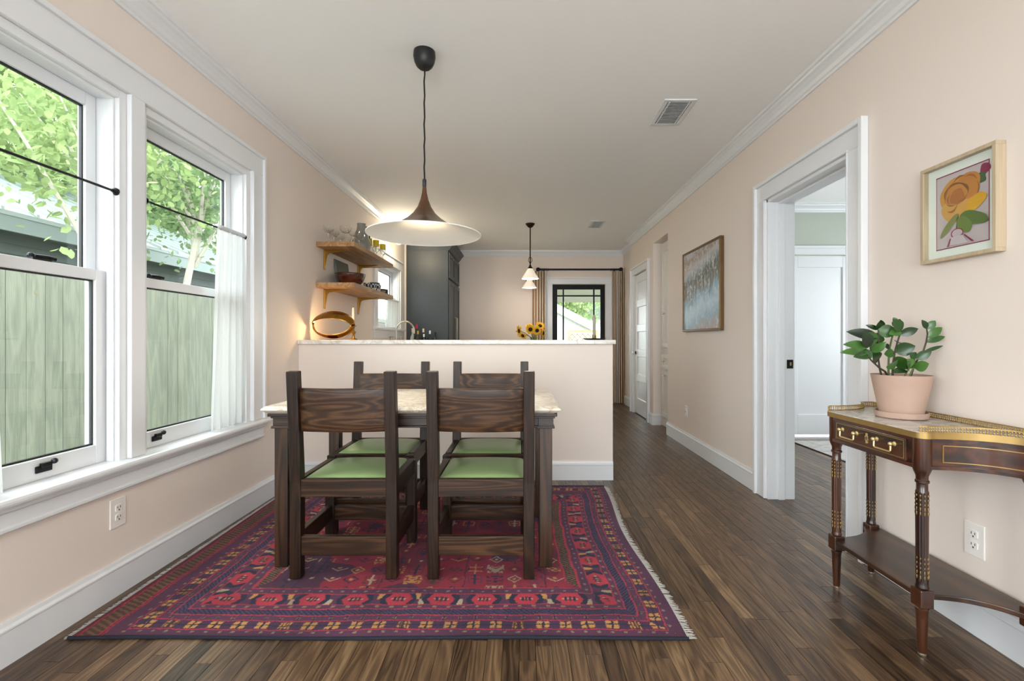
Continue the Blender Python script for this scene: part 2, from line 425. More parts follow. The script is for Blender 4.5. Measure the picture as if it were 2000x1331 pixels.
# ------------------------------------------------------------------ left windows
XW = XL
tr = thing('trim_10', 'white casing, mullion, stool and apron around both left windows', 'window casing', kind='structure')
def cas_board(y0, y1, z0, z1, d=.020): return MB().box(XW, XW + d, y0, y1, z0, z1)
m = cas_board(2.996, 3.118, .5635, 2.15); m.box(XW + .001, XW + .034, 3.112, 3.134, .564, 2.285); m.box(XW + .0201, XW + .026, 2.997, 3.008, .564, 2.1495); obj('side_casing', m, M['white'], tr, bevel=.003)
m = cas_board(1.078, 1.20, .5635, 2.15); m.box(XW + .001, XW + .034, 1.060, 1.082, .564, 2.285); m.box(XW + .0201, XW + .026, 1.188, 1.199, .564, 2.1495); obj('side_casing', m, M['white'], tr, bevel=.003)
obj('mullion', cas_board(2.06, 2.137, .5635, 2.15, .022), M['white'], tr, bevel=.003)
m = cas_board(1.078, 3.118, 2.15, 2.268); m.box(XW + .001, XW + .0338, 1.0822, 3.1118, 2.262, 2.2848); obj('head_casing', m, M['white'], tr, bevel=.003)
st = MB().box(XW - .08, XW + .062, 1.02, 3.175, .533, .563)
obj('stool', st, M['white'], tr, bevel=.011)
m = MB().prism([(XW, .455), (XW + .020, .455), (XW + .020, .505), (XW + .034, .514), (XW + .040, .533), (XW, .533)], 1.05, 3.12, 'y')
m.prism([(XW, .440), (XW + .016, .440), (XW + .028, .447), (XW + .028, .456), (XW + .020, .461), (XW, .461)], 1.05, 3.12, 'y')
obj('apron', m, M['white'], tr)

def sash_frame(x0, x1, y0, y1, z0, z1, stile, top, bot):
    m = MB().box(x0, x1, y0, y0 + stile, z0, z1).box(x0, x1, y1 - stile, y1, z0, z1)
    m.box(x0, x1, y0 + stile, y1 - stile, z0, z0 + bot).box(x0, x1, y0 + stile, y1 - stile, z1 - top, z1)
    return m
def gasket(xc, y0, y1, z0, z1, t=.006, d=.006):
    return MB().box(xc - d, xc + d, y0, y0 + t, z0, z1).box(xc - d, xc + d, y1 - t, y1, z0, z1).box(xc - d, xc + d, y0 + t, y1 - t, z0, z0 + t).box(xc - d, xc + d, y0 + t, y1 - t, z1 - t, z1)
def hung_window(name, label, Wn, zmeet, latch_y, big=True):
    y0, y1, z0, z1 = Wn
    root = thing(name, label, 'window', kind='structure')
    j = .036 if big else .03
    m = MB()
    for (a, b) in ((y0, y0 + j), (y1 - j, y1)): m.box(XW - .150, XW - .0005, a, b, z0, z1)
    m.box(XW - .150, XW - .0005, y0 + j, y1 - j, z1 - j, z1); m.box(XW - .150, XW - .081, y0 + j, y1 - j, z0 - .02, z0 + .002)
    # stepped stops seen on the jambs
    m.box(XW - .046, XW - .020, y0 + j, y0 + j + .010, z0, z1 - j).box(XW - .046, XW - .020, y1 - j - .010, y1 - j, z0, z1 - j).box(XW - .046, XW - .020, y0 + j + .01, y1 - j - .01, z1 - j - .010, z1 - j)
    obj('frame', m, M['white'], root, bevel=.002)
    a, b = y0 + j + .002, y1 - j - .002
    lo = obj('lower_sash', sash_frame(XW - .092, XW - .056, a, b, z0 + .0032, zmeet + .022, .048, .045, .078 if big else .06), M['white'], root, bevel=.003)
    up = obj('upper_sash', sash_frame(XW - .134, XW - .098, a, b, zmeet - .022, z1 - j, .048, .055, .045), M['white'], root, bevel=.003)
    zb = .082 if big else .064
    obj('gasket', gasket(XW - .074, a + .048, b - .048, z0 + zb, zmeet - .023), M['gasket'], lo)
    obj('pane', MB().box(XW - .077, XW - .071, a + .050, b - .050, z0 + zb + .002, zmeet - .025), M['pane'], lo)
    obj('gasket', gasket(XW - .116, a + .048, b - .048, zmeet + .023, z1 - j - .055), M['gasket'], up)
    obj('pane', MB().box(XW - .119, XW - .113, a + .050, b - .050, zmeet + .025, z1 - j - .057), M['pane'], up)
    if big:
        zl = z0 + .03
        m = MB().box(XW - .056, XW - .048, latch_y - .030, latch_y + .030, zl, zl + .026).box(XW - .052, XW - .040, latch_y - .018, latch_y + .022, zl + .018, zl + .036)
        m.ball((XW - .042, latch_y + .030, zl + .034), .011, 10, 6)
        obj('sash_lift', m, M['black'], lo, bevel=.003)
        m = MB().box(XW - .090, XW - .058, latch_y - .034, latch_y + .036, zmeet + .022, zmeet + .030)
        m.tube([(XW - .074, latch_y - .02, zmeet + .036), (XW - .070, latch_y + .03, zmeet + .038), (XW - .062, latch_y + .055, zmeet + .034)], .008, 8)
        m.ball((XW - .074, latch_y - .025, zmeet + .036), .013, 10, 6)
        obj('sash_lock', m, M['black'], lo)
    return root
hung_window('window_1', 'near white double-hung window overlooking fence, at left picture edge', W1, 1.352, 1.755)
hung_window('window_2', 'white double-hung window beside the gathered white curtain and mullion', W2, 1.352, 2.300)
hung_window('window_3', 'small white kitchen window behind the open shelves', W3, 1.64, 6.0, False)
tr = thing('trim_11', 'white casing and sill of the small kitchen window', 'window casing', kind='structure')
for a, b in ((5.50, 5.62), (6.68, 6.80)): obj('side_casing', MB().box(XW, XW + .022, a, b, 1.215, 2.05), M['white'], tr, bevel=.003)
obj('head_casing', MB().box(XW, XW + .022, 5.50, 6.80, 2.05, 2.17).box(XW, XW + .036, 5.49, 6.81, 2.158, 2.18), M['white'], tr, bevel=.003)
obj('sill', MB().box(XW - .07, XW + .05, 5.47, 6.83, 1.20, 1.23), M['white'], tr, bevel=.008)
obj('apron', MB().box(XW, XW + .02, 5.50, 6.80, 1.10, 1.20), M['white'], tr, bevel=.003)

# rods and cafe curtains
def cafe_rod(label, y0, y1, z):
    r = thing('curtain_rod', label, 'curtain rod', (XL - .012, y0, z), group='black rods of the left windows')
    L = y1 - y0
    obj('rod', MB().tube([(0, .004, 0), (0, L - .004, 0)], .0055, 8), M['black'], r, smooth=True)
    for yy, s in ((.002, 1), (L - .002, -1)):
        obj('bracket', MB().lathe([(.016, 0), (.016, .004), (.009, .012), (.0075, .022)], 14).moved(Matrix.Translation((0, yy, 0)) @ Matrix.Rotation(-s * PI / 2, 4, 'X')), M['black'], r, smooth=True)
cafe_rod('black curtain rod across the near left window', W1[0] + .036, W1[1] - .036, 1.712)
cafe_rod('black curtain rod holding the gathered white curtain', W2[0] + .036, W2[1] - .036, 1.720)
def cafe_curtain(label, ya0, ya1, yb0, yb1, z0, z1, folds, seed, x=XL - .012, amp=.016):
    rr = random.Random(seed); ph = [rr.uniform(0, 6.28) for _ in range(4)]
    def fn(u, v):
        t = v; ty = ya0 + (ya1 - ya0) * u; by = yb0 + (yb1 - yb0) * u
        k = 1 - (1 - t) ** 1.6
        y = ty + (by - ty) * k
        a = amp * (.55 + .6 * t)
        xx = x + .004 + a * (math.sin(folds * 2 * PI * u + ph[0] + .7 * t) * .6 + .5 * math.sin(folds * 3.3 * PI * u + ph[1] - 1.1 * t)) * (1 if t > .03 else .5)
        return (xx, y + .006 * math.sin(5 * t + 7 * u + ph[2]), z1 + (z0 - z1) * t)
    r = thing('cafe_curtain', label, 'curtain', (0, 0, 0), group='white cafe curtains')
    obj('cloth', MB().grid(fn, 90, 40), M['sheer'], r, smooth=True, auto=None)
    def fh(u, v):
        p = fn(u, 0); a = 2 * PI * v
        return (x + .010 * math.cos(a) + (p[0] - x) * .5, p[1], z1 - .006 + .014 * math.sin(a))
    obj('heading', MB().grid(fh, 90, 10), M['sheer'], r, smooth=True, auto=None)
cafe_curtain('white cafe curtain gathered beside far left window casing', 2.695, 2.955, 2.63, 2.955, .572, 1.732, 5, 1)
cafe_curtain('white cafe curtain sliver at the left picture edge', 1.242, 1.50, 1.242, 1.572, .572, 1.725, 5, 2)
cafe_curtain('white cafe curtain on the small kitchen window', 6.10, 6.64, 6.02, 6.64, 1.245, 1.62, 7, 3, amp=.012)

# ------------------------------------------------------------------ outdoors
M['fence'] = wood('weathered_cedar', '#60665a', '#757a6b', '#8a8d7d', 'z', 9, .12, 10, .8, contrast=.5, bmp=.2)
M['knot'] = mat('cedar_knot', '#7d7a63', .9)
M['ground'] = mat('shaded_soil', '#7a7a66', .95, var=.2, vscale=3)
tag(obj('ground', MB().box(-30, -1.87, -12, 60, -.55, -.45), M['ground']), 'bare shaded soil of the side yard', 'ground', kind='structure')
tag(obj('ground', MB().box(-1.87, 30, 8.26, 60, -.55, -.25), M['ground']), 'pale ground beyond the black glazed door', 'ground', kind='structure')
fn_ = thing('board_fence', 'pale weathered cedar board fence outside the left windows', 'fence', (-3.7, 0, -.45))
FW = .142
bmesh_cache = []
for k in range(6):
    rr = random.Random(k + 50)
    me = bpy.data.meshes.new('board'); fin(me, MB().box(-.009, .009, .002, FW - .002, 0, 2.09), M['fence'], False); bmesh_cache.append(me)
rk = random.Random(9)
for i in range(96):
    o = bpy.data.objects.new('board', bmesh_cache[i % 6]); COL.objects.link(o); o.parent = fn_
    o.location = (rk.uniform(-.003, .003), 1.4 + i * FW, rk.uniform(-.012, .006))
    if 12 < i < 36:
        for _ in range(rk.choice([1, 2, 3, 3])):
            zz = rk.uniform(.6, 2.0); yy = rk.uniform(.02, .12); r0 = rk.uniform(.006, .013)
            kk = MB().lathe([(1e-5, .0105), (r0, .0102), (r0 * 1.3, .0095)], 10).moved(Matrix.Translation((0, yy, zz)) @ Matrix.Rotation(PI / 2, 4, 'Y') @ Matrix.Diagonal((1.4, 1, 1, 1)))
            obj('knot', kk, M['knot'], o)
obj('rail', MB().box(-.05, -.012, 1.4, 15.0, .35, .44), M['fence'], fn_); obj('rail', MB().box(-.05, -.012, 1.4, 15.0, 1.75, 1.84), M['fence'], fn_)

M['shedwall'] = mat('grey_green_siding', '#646f6b', .8, var=.06)
M['shedroof'] = mat('pale_metal_roof', '#9da6a4', .45, .2, var=.05, vscale=1.5)
M['fascia'] = mat('grey_fascia', '#7d8885', .6)
sh = thing('neighbour_shed', 'grey green shed with pale metal roof behind the fence', 'shed', (-6.5, 9, -.45))
wl = obj('wall', MB().box(-3.5, 0, -7, 2.2, 0, 3.0), M['shedwall'], sh)
for k in range(22): obj('siding_lap', MB().prism([(0, 0), (.02, 0), (0, .125)], -7, 2.2, 'y').moved(Matrix.Translation((0, 0, .15 + k * .13))), M['shedwall'], wl)
rf = obj('roof', MB().prism([(.55, 2.98), (-3.9, 4.95), (-3.9, 5.0), (.56, 3.03)], -7.3, 2.5, 'y'), M['shedroof'], sh)
obj('fascia', MB().box(.50, .54, -7.3, 2.5, 2.80, 2.985), M['fascia'], sh)
sl = 1.97 / 4.45
for k in range(24):
    y = -7.2 + k * .4
    obj('roof_rib', MB().prism([(.57, 3.02), (-3.9, 5.0), (-3.9, 5.04), (.57, 3.065)], y, y + .035, 'y'), M['shedroof'], rf)
obj('window', MB().box(.0, .03, -1.2, -.5, 1.9, 2.6), mat('shed_window', '#bcd3cf', .2), wl)

def leaf_mat(name, c1, c2):
    m = bpy.data.materials.new(name); m.use_nodes = True; nt = m.node_tree; nt.nodes.clear()
    out = N(nt, 'ShaderNodeOutputMaterial'); d = N(nt, 'ShaderNodeBsdfDiffuse'); t = N(nt, 'ShaderNodeBsdfTranslucent')
    c = ramp(nt, noise(nt, coords(nt), 3.5, 3), [(.3, c1), (.7, c2)])
    nt.links.new(c, d.inputs[0]); nt.links.new(c, t.inputs[0])
    mx = N(nt, 'ShaderNodeMixShader'); mx.inputs[0].default_value = .45
    nt.links.new(d.outputs[0], mx.inputs[1]); nt.links.new(t.outputs[0], mx.inputs[2]); nt.links.new(mx.outputs[0], out.inputs[0]); return m
M['leafy'] = leaf_mat('bright_leaves', '#768c5c', '#adbd83'); M['leafg'] = leaf_mat('green_leaves', '#67805c', '#94a977'); M['bark'] = mat('pale_bark', '#b8b2a2', .9, var=.15, vscale=20)

def leaf_cloud(cents, n, size, seed, spread):
    rr = np.random.default_rng(seed); cents = np.array(cents, float)
    c = cents[rr.integers(0, len(cents), n)] + rr.normal(0, 1, (n, 3)) * np.array(spread)
    ax = rr.normal(0, 1, (n, 3)); ax[:, 2] -= .35; ax /= np.linalg.norm(ax, axis=1)[:, None]
    up = rr.normal(0, .5, (n, 3)) + np.array([0, 0, 1.0]); sd = np.cross(ax, up); sd /= np.linalg.norm(sd, axis=1)[:, None]
    nr = np.cross(sd, ax); L = size * rr.uniform(.65, 1.25, (n, 1)); Wd = L * .32
    P = [c, c + ax * L * .35 + sd * Wd, c + ax * L * .75 + sd * Wd * .8 - nr * L * .06, c + ax * L - nr * L * .15, c + ax * L * .75 - sd * Wd * .8 - nr * L * .06, c + ax * L * .35 - sd * Wd]
    V = np.stack(P, 1).reshape(-1, 3)
    F = (np.arange(n)[:, None, None] * 6 + np.array([[0, 1, 2, 3], [0, 3, 4, 5]])[None]).reshape(-1, 4)
    return V, F
def fast_mesh(name, V, F, material, parent=None):
    me = bpy.data.meshes.new(name); me.vertices.add(len(V)); me.vertices.foreach_set('co', V.astype(np.float32).ravel())
    me.loops.add(F.size); me.loops.foreach_set('vertex_index', F.astype(np.int32).ravel())
    me.polygons.add(len(F)); me.polygons.foreach_set('loop_start', (np.arange(len(F)) * F.shape[1]).astype(np.int32))
    me.update(calc_edges=True); me.validate(); me.materials.append(material)
    o = bpy.data.objects.new(name, me); COL.objects.link(o)
    if parent: o.parent = parent
    return o
def tree(label, loc, h0, crown_r, crown_h, n, size, seed, m, lean=(.2, .1), spread=.34, thick=.05):
    rr = random.Random(seed); t = thing('tree', label, 'tree', loc, group='trees behind the fence')
    tk = MB(); cents = []
    trunk = [(0, 0, 0), (lean[0] * .3, lean[1] * .2, h0 * .5), (lean[0], lean[1], h0)]
    tk.tube(trunk, [thick * 1.3, thick, thick * .8], 8)
    for b in range(9):
        a = rr.uniform(0, 6.28); s = rr.uniform(.72, 1.0) * h0; q = s / h0
        p0 = Vector((lean[0] * q, lean[1] * q, s)); e = p0 + Vector((math.cos(a) * crown_r * rr.uniform(.5, 1), math.sin(a) * crown_r * rr.uniform(.5, 1), crown_h * rr.uniform(.4, 1.0)))
        mid = (p0 + e) / 2 + Vector((rr.uniform(-.2, .2), rr.uniform(-.2, .2), .15))
        tk.tube([p0, (p0 + mid) / 2, mid, e], [thick * .6, thick * .5, thick * .35, thick * .12], 6)
        for k in range(4): cents.append(tuple(p0 + (e - p0) * (.45 + .18 * k)))
    for k in range(14):
        cents.append((lean[0] + rr.uniform(-1, 1) * crown_r, lean[1] + rr.uniform(-1, 1) * crown_r, h0 + rr.uniform(.1, 1) * crown_h))
    obj('trunk', tk, M['bark'], t, smooth=True)
    V, F = leaf_cloud(cents, n, size, seed, (spread, spread, spread))
    fo = fast_mesh('foliage', V, F, m, t); fo['kind'] = 'stuff'
tree('slender pale-barked tree with bright leaves outside the nearest window', (-4.75, 4.75, -.45), 3.3, 1.0, 2.2, 3400, .092, 11, M['leafy'], (.15, .55), spread=.30, thick=.042)
tree('grey-trunked leafy tree seen through the curtained window', (-5.0, 6.75, -.45), 3.5, 1.1, 1.9, 3800, .092, 23, M['leafg'], (.15, .45), spread=.34, thick=.05)
tree('tall bright tree rising over the shed roof left of the nearest window', (-10.6, 8.3, -.45), 4.6, 2.4, 4.6, 4800, .30, 31, M['leafy'], spread=.9, thick=.1)
tree('tall green tree rising over the shed roof beyond the curtained window', (-11.5, 13.2, -.45), 4.6, 2.6, 4.6, 4800, .30, 37, M['leafg'], spread=.9, thick=.1)

# outside the glazed door: porch, neighbouring gable, lattice
M['porch'] = mat('porch_paint', '#b4b4a2', .8); M['gable'] = mat('white_siding', '#c9cbc6', .7)
pr = thing('porch_roof', 'beige porch soffit and beam outside the glazed door', 'porch', (1.2, 10.2, 2.0))
obj('soffit', MB().box(-2.6, 2.6, -1.94, 1.9, .55, .62), M['porch'], pr); obj('beam', MB().box(-2.6, 2.6, 1.5, 1.7, .02, .55), M['porch'], pr)
gh = thing('neighbour_house', 'white gabled house seen through the glazed door', 'house', (2.0, 20, -.25))
obj('wall', MB().prism([(-3.2, 0), (1.0, 0), (1.0, 1.9), (-.6, 2.75), (-3.2, 4.0)], 0, 5, 'y'), M['gable'], gh)
obj('rake_board', MB().prism([(-3.4, 4.25), (1.5, 1.75), (1.5, 1.45), (-3.4, 3.95)], -.3, -.1, 'y'), M['white'], gh)
obj('roof', MB().prism([(-3.4, 4.3), (1.5, 1.80), (1.5, 1.75), (-3.4, 4.25)], -.3, 5.2, 'y'), M['shedroof'], gh)
th = thing('distant_roof', 'steep grey green roof far beyond the glazed door', 'house', (4.6, 34, -.25))
obj('roof', MB().prism([(-1.4, 2.8), (1.4, 2.8), (.45, 6.2), (-.45, 6.2)], 0, 2, 'y'), M['shedwall'], th); obj('wall', MB().box(-1.3, 1.3, .1, 1.9, 0, 2.8), M['gable'], th)
lp = thing('lattice_panel', 'tan diagonal lattice fence panel beyond glazed door', 'lattice', (1.85, 14.2, -.25)); M['lattice'] = mat('tan_lattice', '#ab9b7c', .8)
obj('frame', MB().box(-.45, -.38, 0, .05, 0, 1.62).box(.38, .45, 0, .05, 0, 1.62).box(-.379, .379, .002, .048, 1.55, 1.618), M['lattice'], lp)
for s in (-1, 1):
    for k in range(-2, 12):
        z0 = k * .16; a = max(-.38, -.38); pts = []
        def seg(x): return z0 + (x + .38) * s + (0 if s > 0 else .76)
        xs = [x for x in np.linspace(-.38, .38, 20) if 0 <= seg(x) <= 1.55]
        if len(xs) < 3: continue
        obj('slat', MB().tube([(xs[0], .02 + .008 * s, seg(xs[0])), (xs[-1], .02 + .008 * s, seg(xs[-1]))], .014, 4), M['lattice'], lp)
tree('round bright tree past the white gable outside the glazed door', (2.2, 27, -.25), 2.4, 2.0, 2.6, 6500, .2, 55, M['leafy'], spread=.8, thick=.12)
# ------------------------------------------------------------------ rug
RX0, RX1, RY0, RY1 = -1.632, .615, 1.705, 3.470
def rug():
    L, Wd = RX1 - RX0, RY1 - RY0
    nx, ny = 672, 528
    x, y = np.meshgrid(np.linspace(0, L, nx), np.linspace(0, Wd, ny), indexing='ij')
    rg = np.random.default_rng(5)
    def lc(h): return np.array(lin(h)[:3])
    red, dred, pur, nav, och, crm, brn, brt = [lc(h) for h in ('#a02634', '#6e1d24', '#5c3049', '#1d2438', '#d79c50', '#d4bf9a', '#54321f', '#c23540')]
    col = np.empty((nx, ny, 3)); col[:] = red
    x0_, y0_ = x, y
    def lowf(n, sx=x, sy=y):
        g = rg.random((n + 3, n + 3)); xi = sx / L * n; yi = sy / Wd * n; a = xi.astype(int); b = yi.astype(int); fx = xi - a; fy = yi - b
        fx = fx * fx * (3 - 2 * fx); fy = fy * fy * (3 - 2 * fy)
        return (g[a, b] * (1 - fx) + g[a + 1, b] * fx) * (1 - fy) + (g[a, b + 1] * (1 - fx) + g[a + 1, b + 1] * fx) * fy
    # hand-knotted wobble of every line
    inn = np.clip(np.minimum(np.minimum(x, L - x), np.minimum(y, Wd - y)) / .03, 0, 1)
    x = np.clip(x + inn * (.010 * (lowf(18) - .5) + .006 * (lowf(70) - .5) + .004 * (rg.random(x.shape) - .5)), 0, L)
    y = np.clip(y + inn * (.010 * (lowf(18) - .5) + .006 * (lowf(70) - .5) + .004 * (rg.random(x.shape) - .5)), 0, Wd)
    eL, eR = .13, .012
    dxe = np.minimum(x, L - x); dye = np.minimum(y, Wd - y)
    dxx = np.minimum(x - eL, L - eR - x)
    d = np.minimum(dxx, dye); side_y = dye <= dxx
    t = np.where(side_y, x, y)
    def per(t, p): return np.abs(((t / p) % 1) - .5) * p       # distance to the middle of each repeat
    def put(mask, c): col[mask] = c
    def band(a, b): return (d >= a) & (d < b)
    # ends of the rug beyond the borders
    endp = x < eL; dxe = np.where(x < L / 2, dxe, 9)
    put(endp, dred); hz = endp & (dxe > .035) & (dxe < .095); put(hz, brn)
    put(hz & (((y / .024 + dxe / .05) % 1) < .42), lc('#7c5e2e'))
    for a in (.028, .098, .110): put(endp & (np.abs(dxe - a) < .0028), brt)
    mm = endp & (dxe > .112) & (dxe < .128); put(mm, pur)
    in_ = ~endp
    B = lambda a, b: in_ & band(a, b)
    put(B(-1, .05), pur); put(B(.02, .045) & (per(t, .05) < .006) & (np.abs(d - .033) < .005), crm * .45)
    put(B(.05, .10), lc('#472944')); q = per(t, .088); o_ = np.abs(d - .075)
    put(B(.05, .10) & (q < .023) & (o_ < .020), och * .9); put(B(.05, .10) & ((q < .004) | (o_ < .003)), nav)
    blk = (np.floor(t / .088) % 5) == 3; put(B(.05, .10) & blk & (q < .023) & (o_ < .020) & (((t / .012) % 1) < .5), brn)
    put(B(.105, .135), pur); put(B(.105, .135) & (per(t, .062) < .007) & (np.abs(d - .12) < .007), lc('#8d6a55')); put(B(.105, .135) & (per(t, .062) < .003), nav)
    put(B(.14, .178), nav); put(B(.14, .178) & ((((t + 1.2 * d) / .020) % 1) < .45), lc('#523f5e'))
    put(B(.183, .208), pur); put(B(.183, .208) & (per(t + .02, .058) < .008) & (np.abs(d - .196) < .006), lc('#9c7a5d'))
    P_ = .178; q = per(t + .03, P_); cy = np.abs(d - .252)
    mb_ = B(.212, .292); put(mb_, nav)
    cell = np.floor((t + .03) / P_)
    hexa = (q < .062 - cy * .55); put(mb_ & hexa, brt)
    ring = mb_ & hexa & (q > .056 - cy * .55); put(ring, nav)
    tri = mb_ & ~hexa & (np.abs(q - .089) < .012 + (.04 - cy) * .0 + cy * .35); put(tri, pur)
    put(tri & ((cell % 3) == 0) & (d > .252), och); put(tri & ((cell % 3) == 1) & (d < .252), crm * .8)
    put(mb_ & (q < .030) & (cy < .0045), crm * .8); put(mb_ & (np.abs(q - .016) < .005) & (cy < .016), nav); put(mb_ & (q < .005) & (cy < .020), brn)
    put(B(.297, .336), pur); put(B(.297, .336) & (per(t, .05) < .006) & (np.abs(d - .316) < .005), crm * .4)
    for a in (.047, .1025, .1375, .1805, .210, .2945, .338): put(in_ & (np.abs(d - a) < .0026), brt)
    # field with tribal figures
    fld = in_ & (d >= .341); put(fld, lc('#9c2430'))
    # low-frequency purple clouds
    cl = .6 * lowf(6) + .4 * lowf(14); put(fld & (cl > .585), lc('#54283c')); put(fld & (cl < .34), lc('#7d1c26'))
    side_p = in_ & ~side_y & (d >= .341) & (d < .40); put(side_p, lc('#3a2320')); put(side_p & (((y / .016 + d / .03) % 1) < .4), lc('#8a6a3c')); put(side_p & ((np.abs(d - .344) < .004) | (np.abs(d - .397) < .004)), brt); fld = fld & ~side_p
    cs = .092; ci = np.floor(x / cs).astype(int); cj = np.floor(y / cs).astype(int); u = (x / cs) % 1; v = (y / cs) % 1
    tones = [och * .8, crm * .7, nav, pur, brn, nav]
    for i in range(int(L / cs) + 1):
        for j in range(int(Wd / cs) + 1):
            mk = fld & (ci == i) & (cj == j)
            if not mk.any(): continue
            k = rg.integers(0, 6); c1 = tones[rg.integers(0, 6)]; c2 = tones[rg.integers(0, 3)]
            uu, vv = u[mk], v[mk]; um = np.abs(uu - .5); vm = np.abs(vv - .5); sel = np.zeros(uu.shape, bool); se2 = sel.copy()
            if k == 0: sel = (np.abs(um + vm - .33) < .05); se2 = (um + vm < .12)
            elif k == 1: sel = (np.maximum(um, vm) < .36) & (np.maximum(um, vm) > .30); se2 = (um < .06) | ((vm < .06) & (um < .22))
            elif k == 2:
                sp = rg.random((5, 10)) < .45; sel = sp[np.minimum((um * 10).astype(int), 4), np.minimum((vv * 10).astype(int), 9)] & (um < .42) & (vm < .42)
            elif k == 3: sel = (np.abs(vv - .5 - .35 * np.abs(uu - .5) * 2 + .15) < .05) & (um < .42); se2 = (um < .1) & (np.abs(vv - .65) < .08)
            elif k == 4: sel = ((np.abs(vm - .2) < .035) & (um < .38)) | ((um < .035)); se2 = (np.abs(um - .38) < .03) & (vm < .22)
            else: sel = (((uu * 6).astype(int) + (vv * 6).astype(int)) % 2 == 0) & (um < .34) & (vm < .2)
            tmp = col[mk]; tmp[sel] = c1; tmp[se2] = c2; col[mk] = tmp
    for k in range(3, int(L / cs), 4): put(fld & (np.abs(x - k * cs) < .0022), nav)
    x, y = x0_, y0_; dye = np.minimum(y, Wd - y); dxe = np.minimum(x, L - x)
    # dark selvedge along the long sides, ageing of the dye
    put(dye < .010, nav * .7)
    ab = .58 + .34 * lowf(22) + .22 * (rg.random((nx, ny)) - .5); col *= ab[..., None]
    # geometry: slightly wavy lie of the rug
    wx = x.copy(); v01 = y / Wd
    wx += (x / L) ** 3 * (.022 * (2 * v01 - 1) ** 2 - .035 + .014 * v01 * 0) + (x / L) ** 3 * .012 * np.sin(v01 * 9)
    wx += (1 - x / L) ** 4 * (-.035 * v01 ** 1.0)
    z = .0075 + .0016 * np.sin(x * 7 + 2 * y) * np.sin(y * 5 + 1); rim = np.minimum(dxe, dye); z *= np.clip(rim / .008, .25, 1) ** .5
    V = np.stack([wx, y + .004 * np.sin(x * 5) * (1 - v01), z], -1).reshape(-1, 3)
    idx = np.arange(nx * ny).reshape(nx, ny)
    F = np.stack([idx[:-1, :-1], idx[1:, :-1], idx[1:, 1:], idx[:-1, 1:]], -1).reshape(-1, 4)
    r = thing('area_rug', 'red and purple tribal pattern rug under the dining table', 'rug', (RX0, RY0, .0))
    o = fast_mesh('pile', V, F, attr_mat('wool_pile', .95, 'col', .12, .35, 900), r)
    a = o.data.color_attributes.new('col', 'FLOAT_COLOR', 'POINT')
    a.data.foreach_set('color', np.concatenate([np.clip(col, 0, 1).reshape(-1, 3), np.ones((nx * ny, 1))], 1).astype(np.float32).ravel())
    for p in (0,): o.data.shade_smooth()
    # selvedge cord and fringes
    for jj, nm in ((0, 'selvedge'), (ny - 1, 'selvedge')):
        pts = [tuple(V[idx[i, jj]]) for i in range(0, nx, 6)] + [tuple(V[idx[nx - 1, jj]])]
        obj('selvedge', MB().tube([(p[0], p[1], .006) for p in pts], .0058, 6), mat('navy_selvedge', '#191b2a', .9), r, smooth=True)
    fm = mat('grey_fringe', '#aeaaa3', .95); rr = random.Random(4)
    for ii, sgn in ((0, -1), (nx - 1, 1)):
        m = MB()
        for j in range(0, ny, 1):
            if rr.random() < .12: continue
            p = V[idx[ii, j]]; ln = rr.uniform(.016, .034) if sgn > 0 else rr.uniform(.012, .024); dy = rr.uniform(-.010, .010)
            m.tube([(p[0] - sgn * .002, p[1], .005), (p[0] + sgn * ln * .5, p[1] + dy * .6, .004), (p[0] + sgn * ln, p[1] + dy, .002)], [.0016, .0014, .0009], 4, False)
        f = obj('fringe', m, fm, r, smooth=True); f['kind'] = 'stuff'
rug()

# ------------------------------------------------------------------ dining table and chairs
def dwood(name, axis, d='#170e07', m_='#2d1b0f', l='#482e19', **k): return wood(name, d, m_, l, axis, k.get('freq', 9), .07, k.get('rings', 30), .42, coat=.05, bmp=.25, spec=.3, contrast=.72)
M['wx'] = dwood('dark_oak_rails', 'x', '#190f08', '#382314', '#5c4026'); M['wy'] = dwood('dark_oak_side', 'y'); M['wz'] = dwood('dark_oak_posts', 'z', '#150c07', '#26170d', '#3c2616')
M['tz'] = wood('walnut_legs', '#1c1009', '#33200f', '#4b3018', 'z', 9, .07, 24, .38, coat=.2); M['tx'] = wood('walnut_apron', '#180e08', '#2b1a0f', '#3e2716', 'x', 9, .07, 24, .38, coat=.2)
M['green'] = mat('green_leather', '#94ab76', .34, var=.07, vscale=6, bmp=.08, bscale=350)

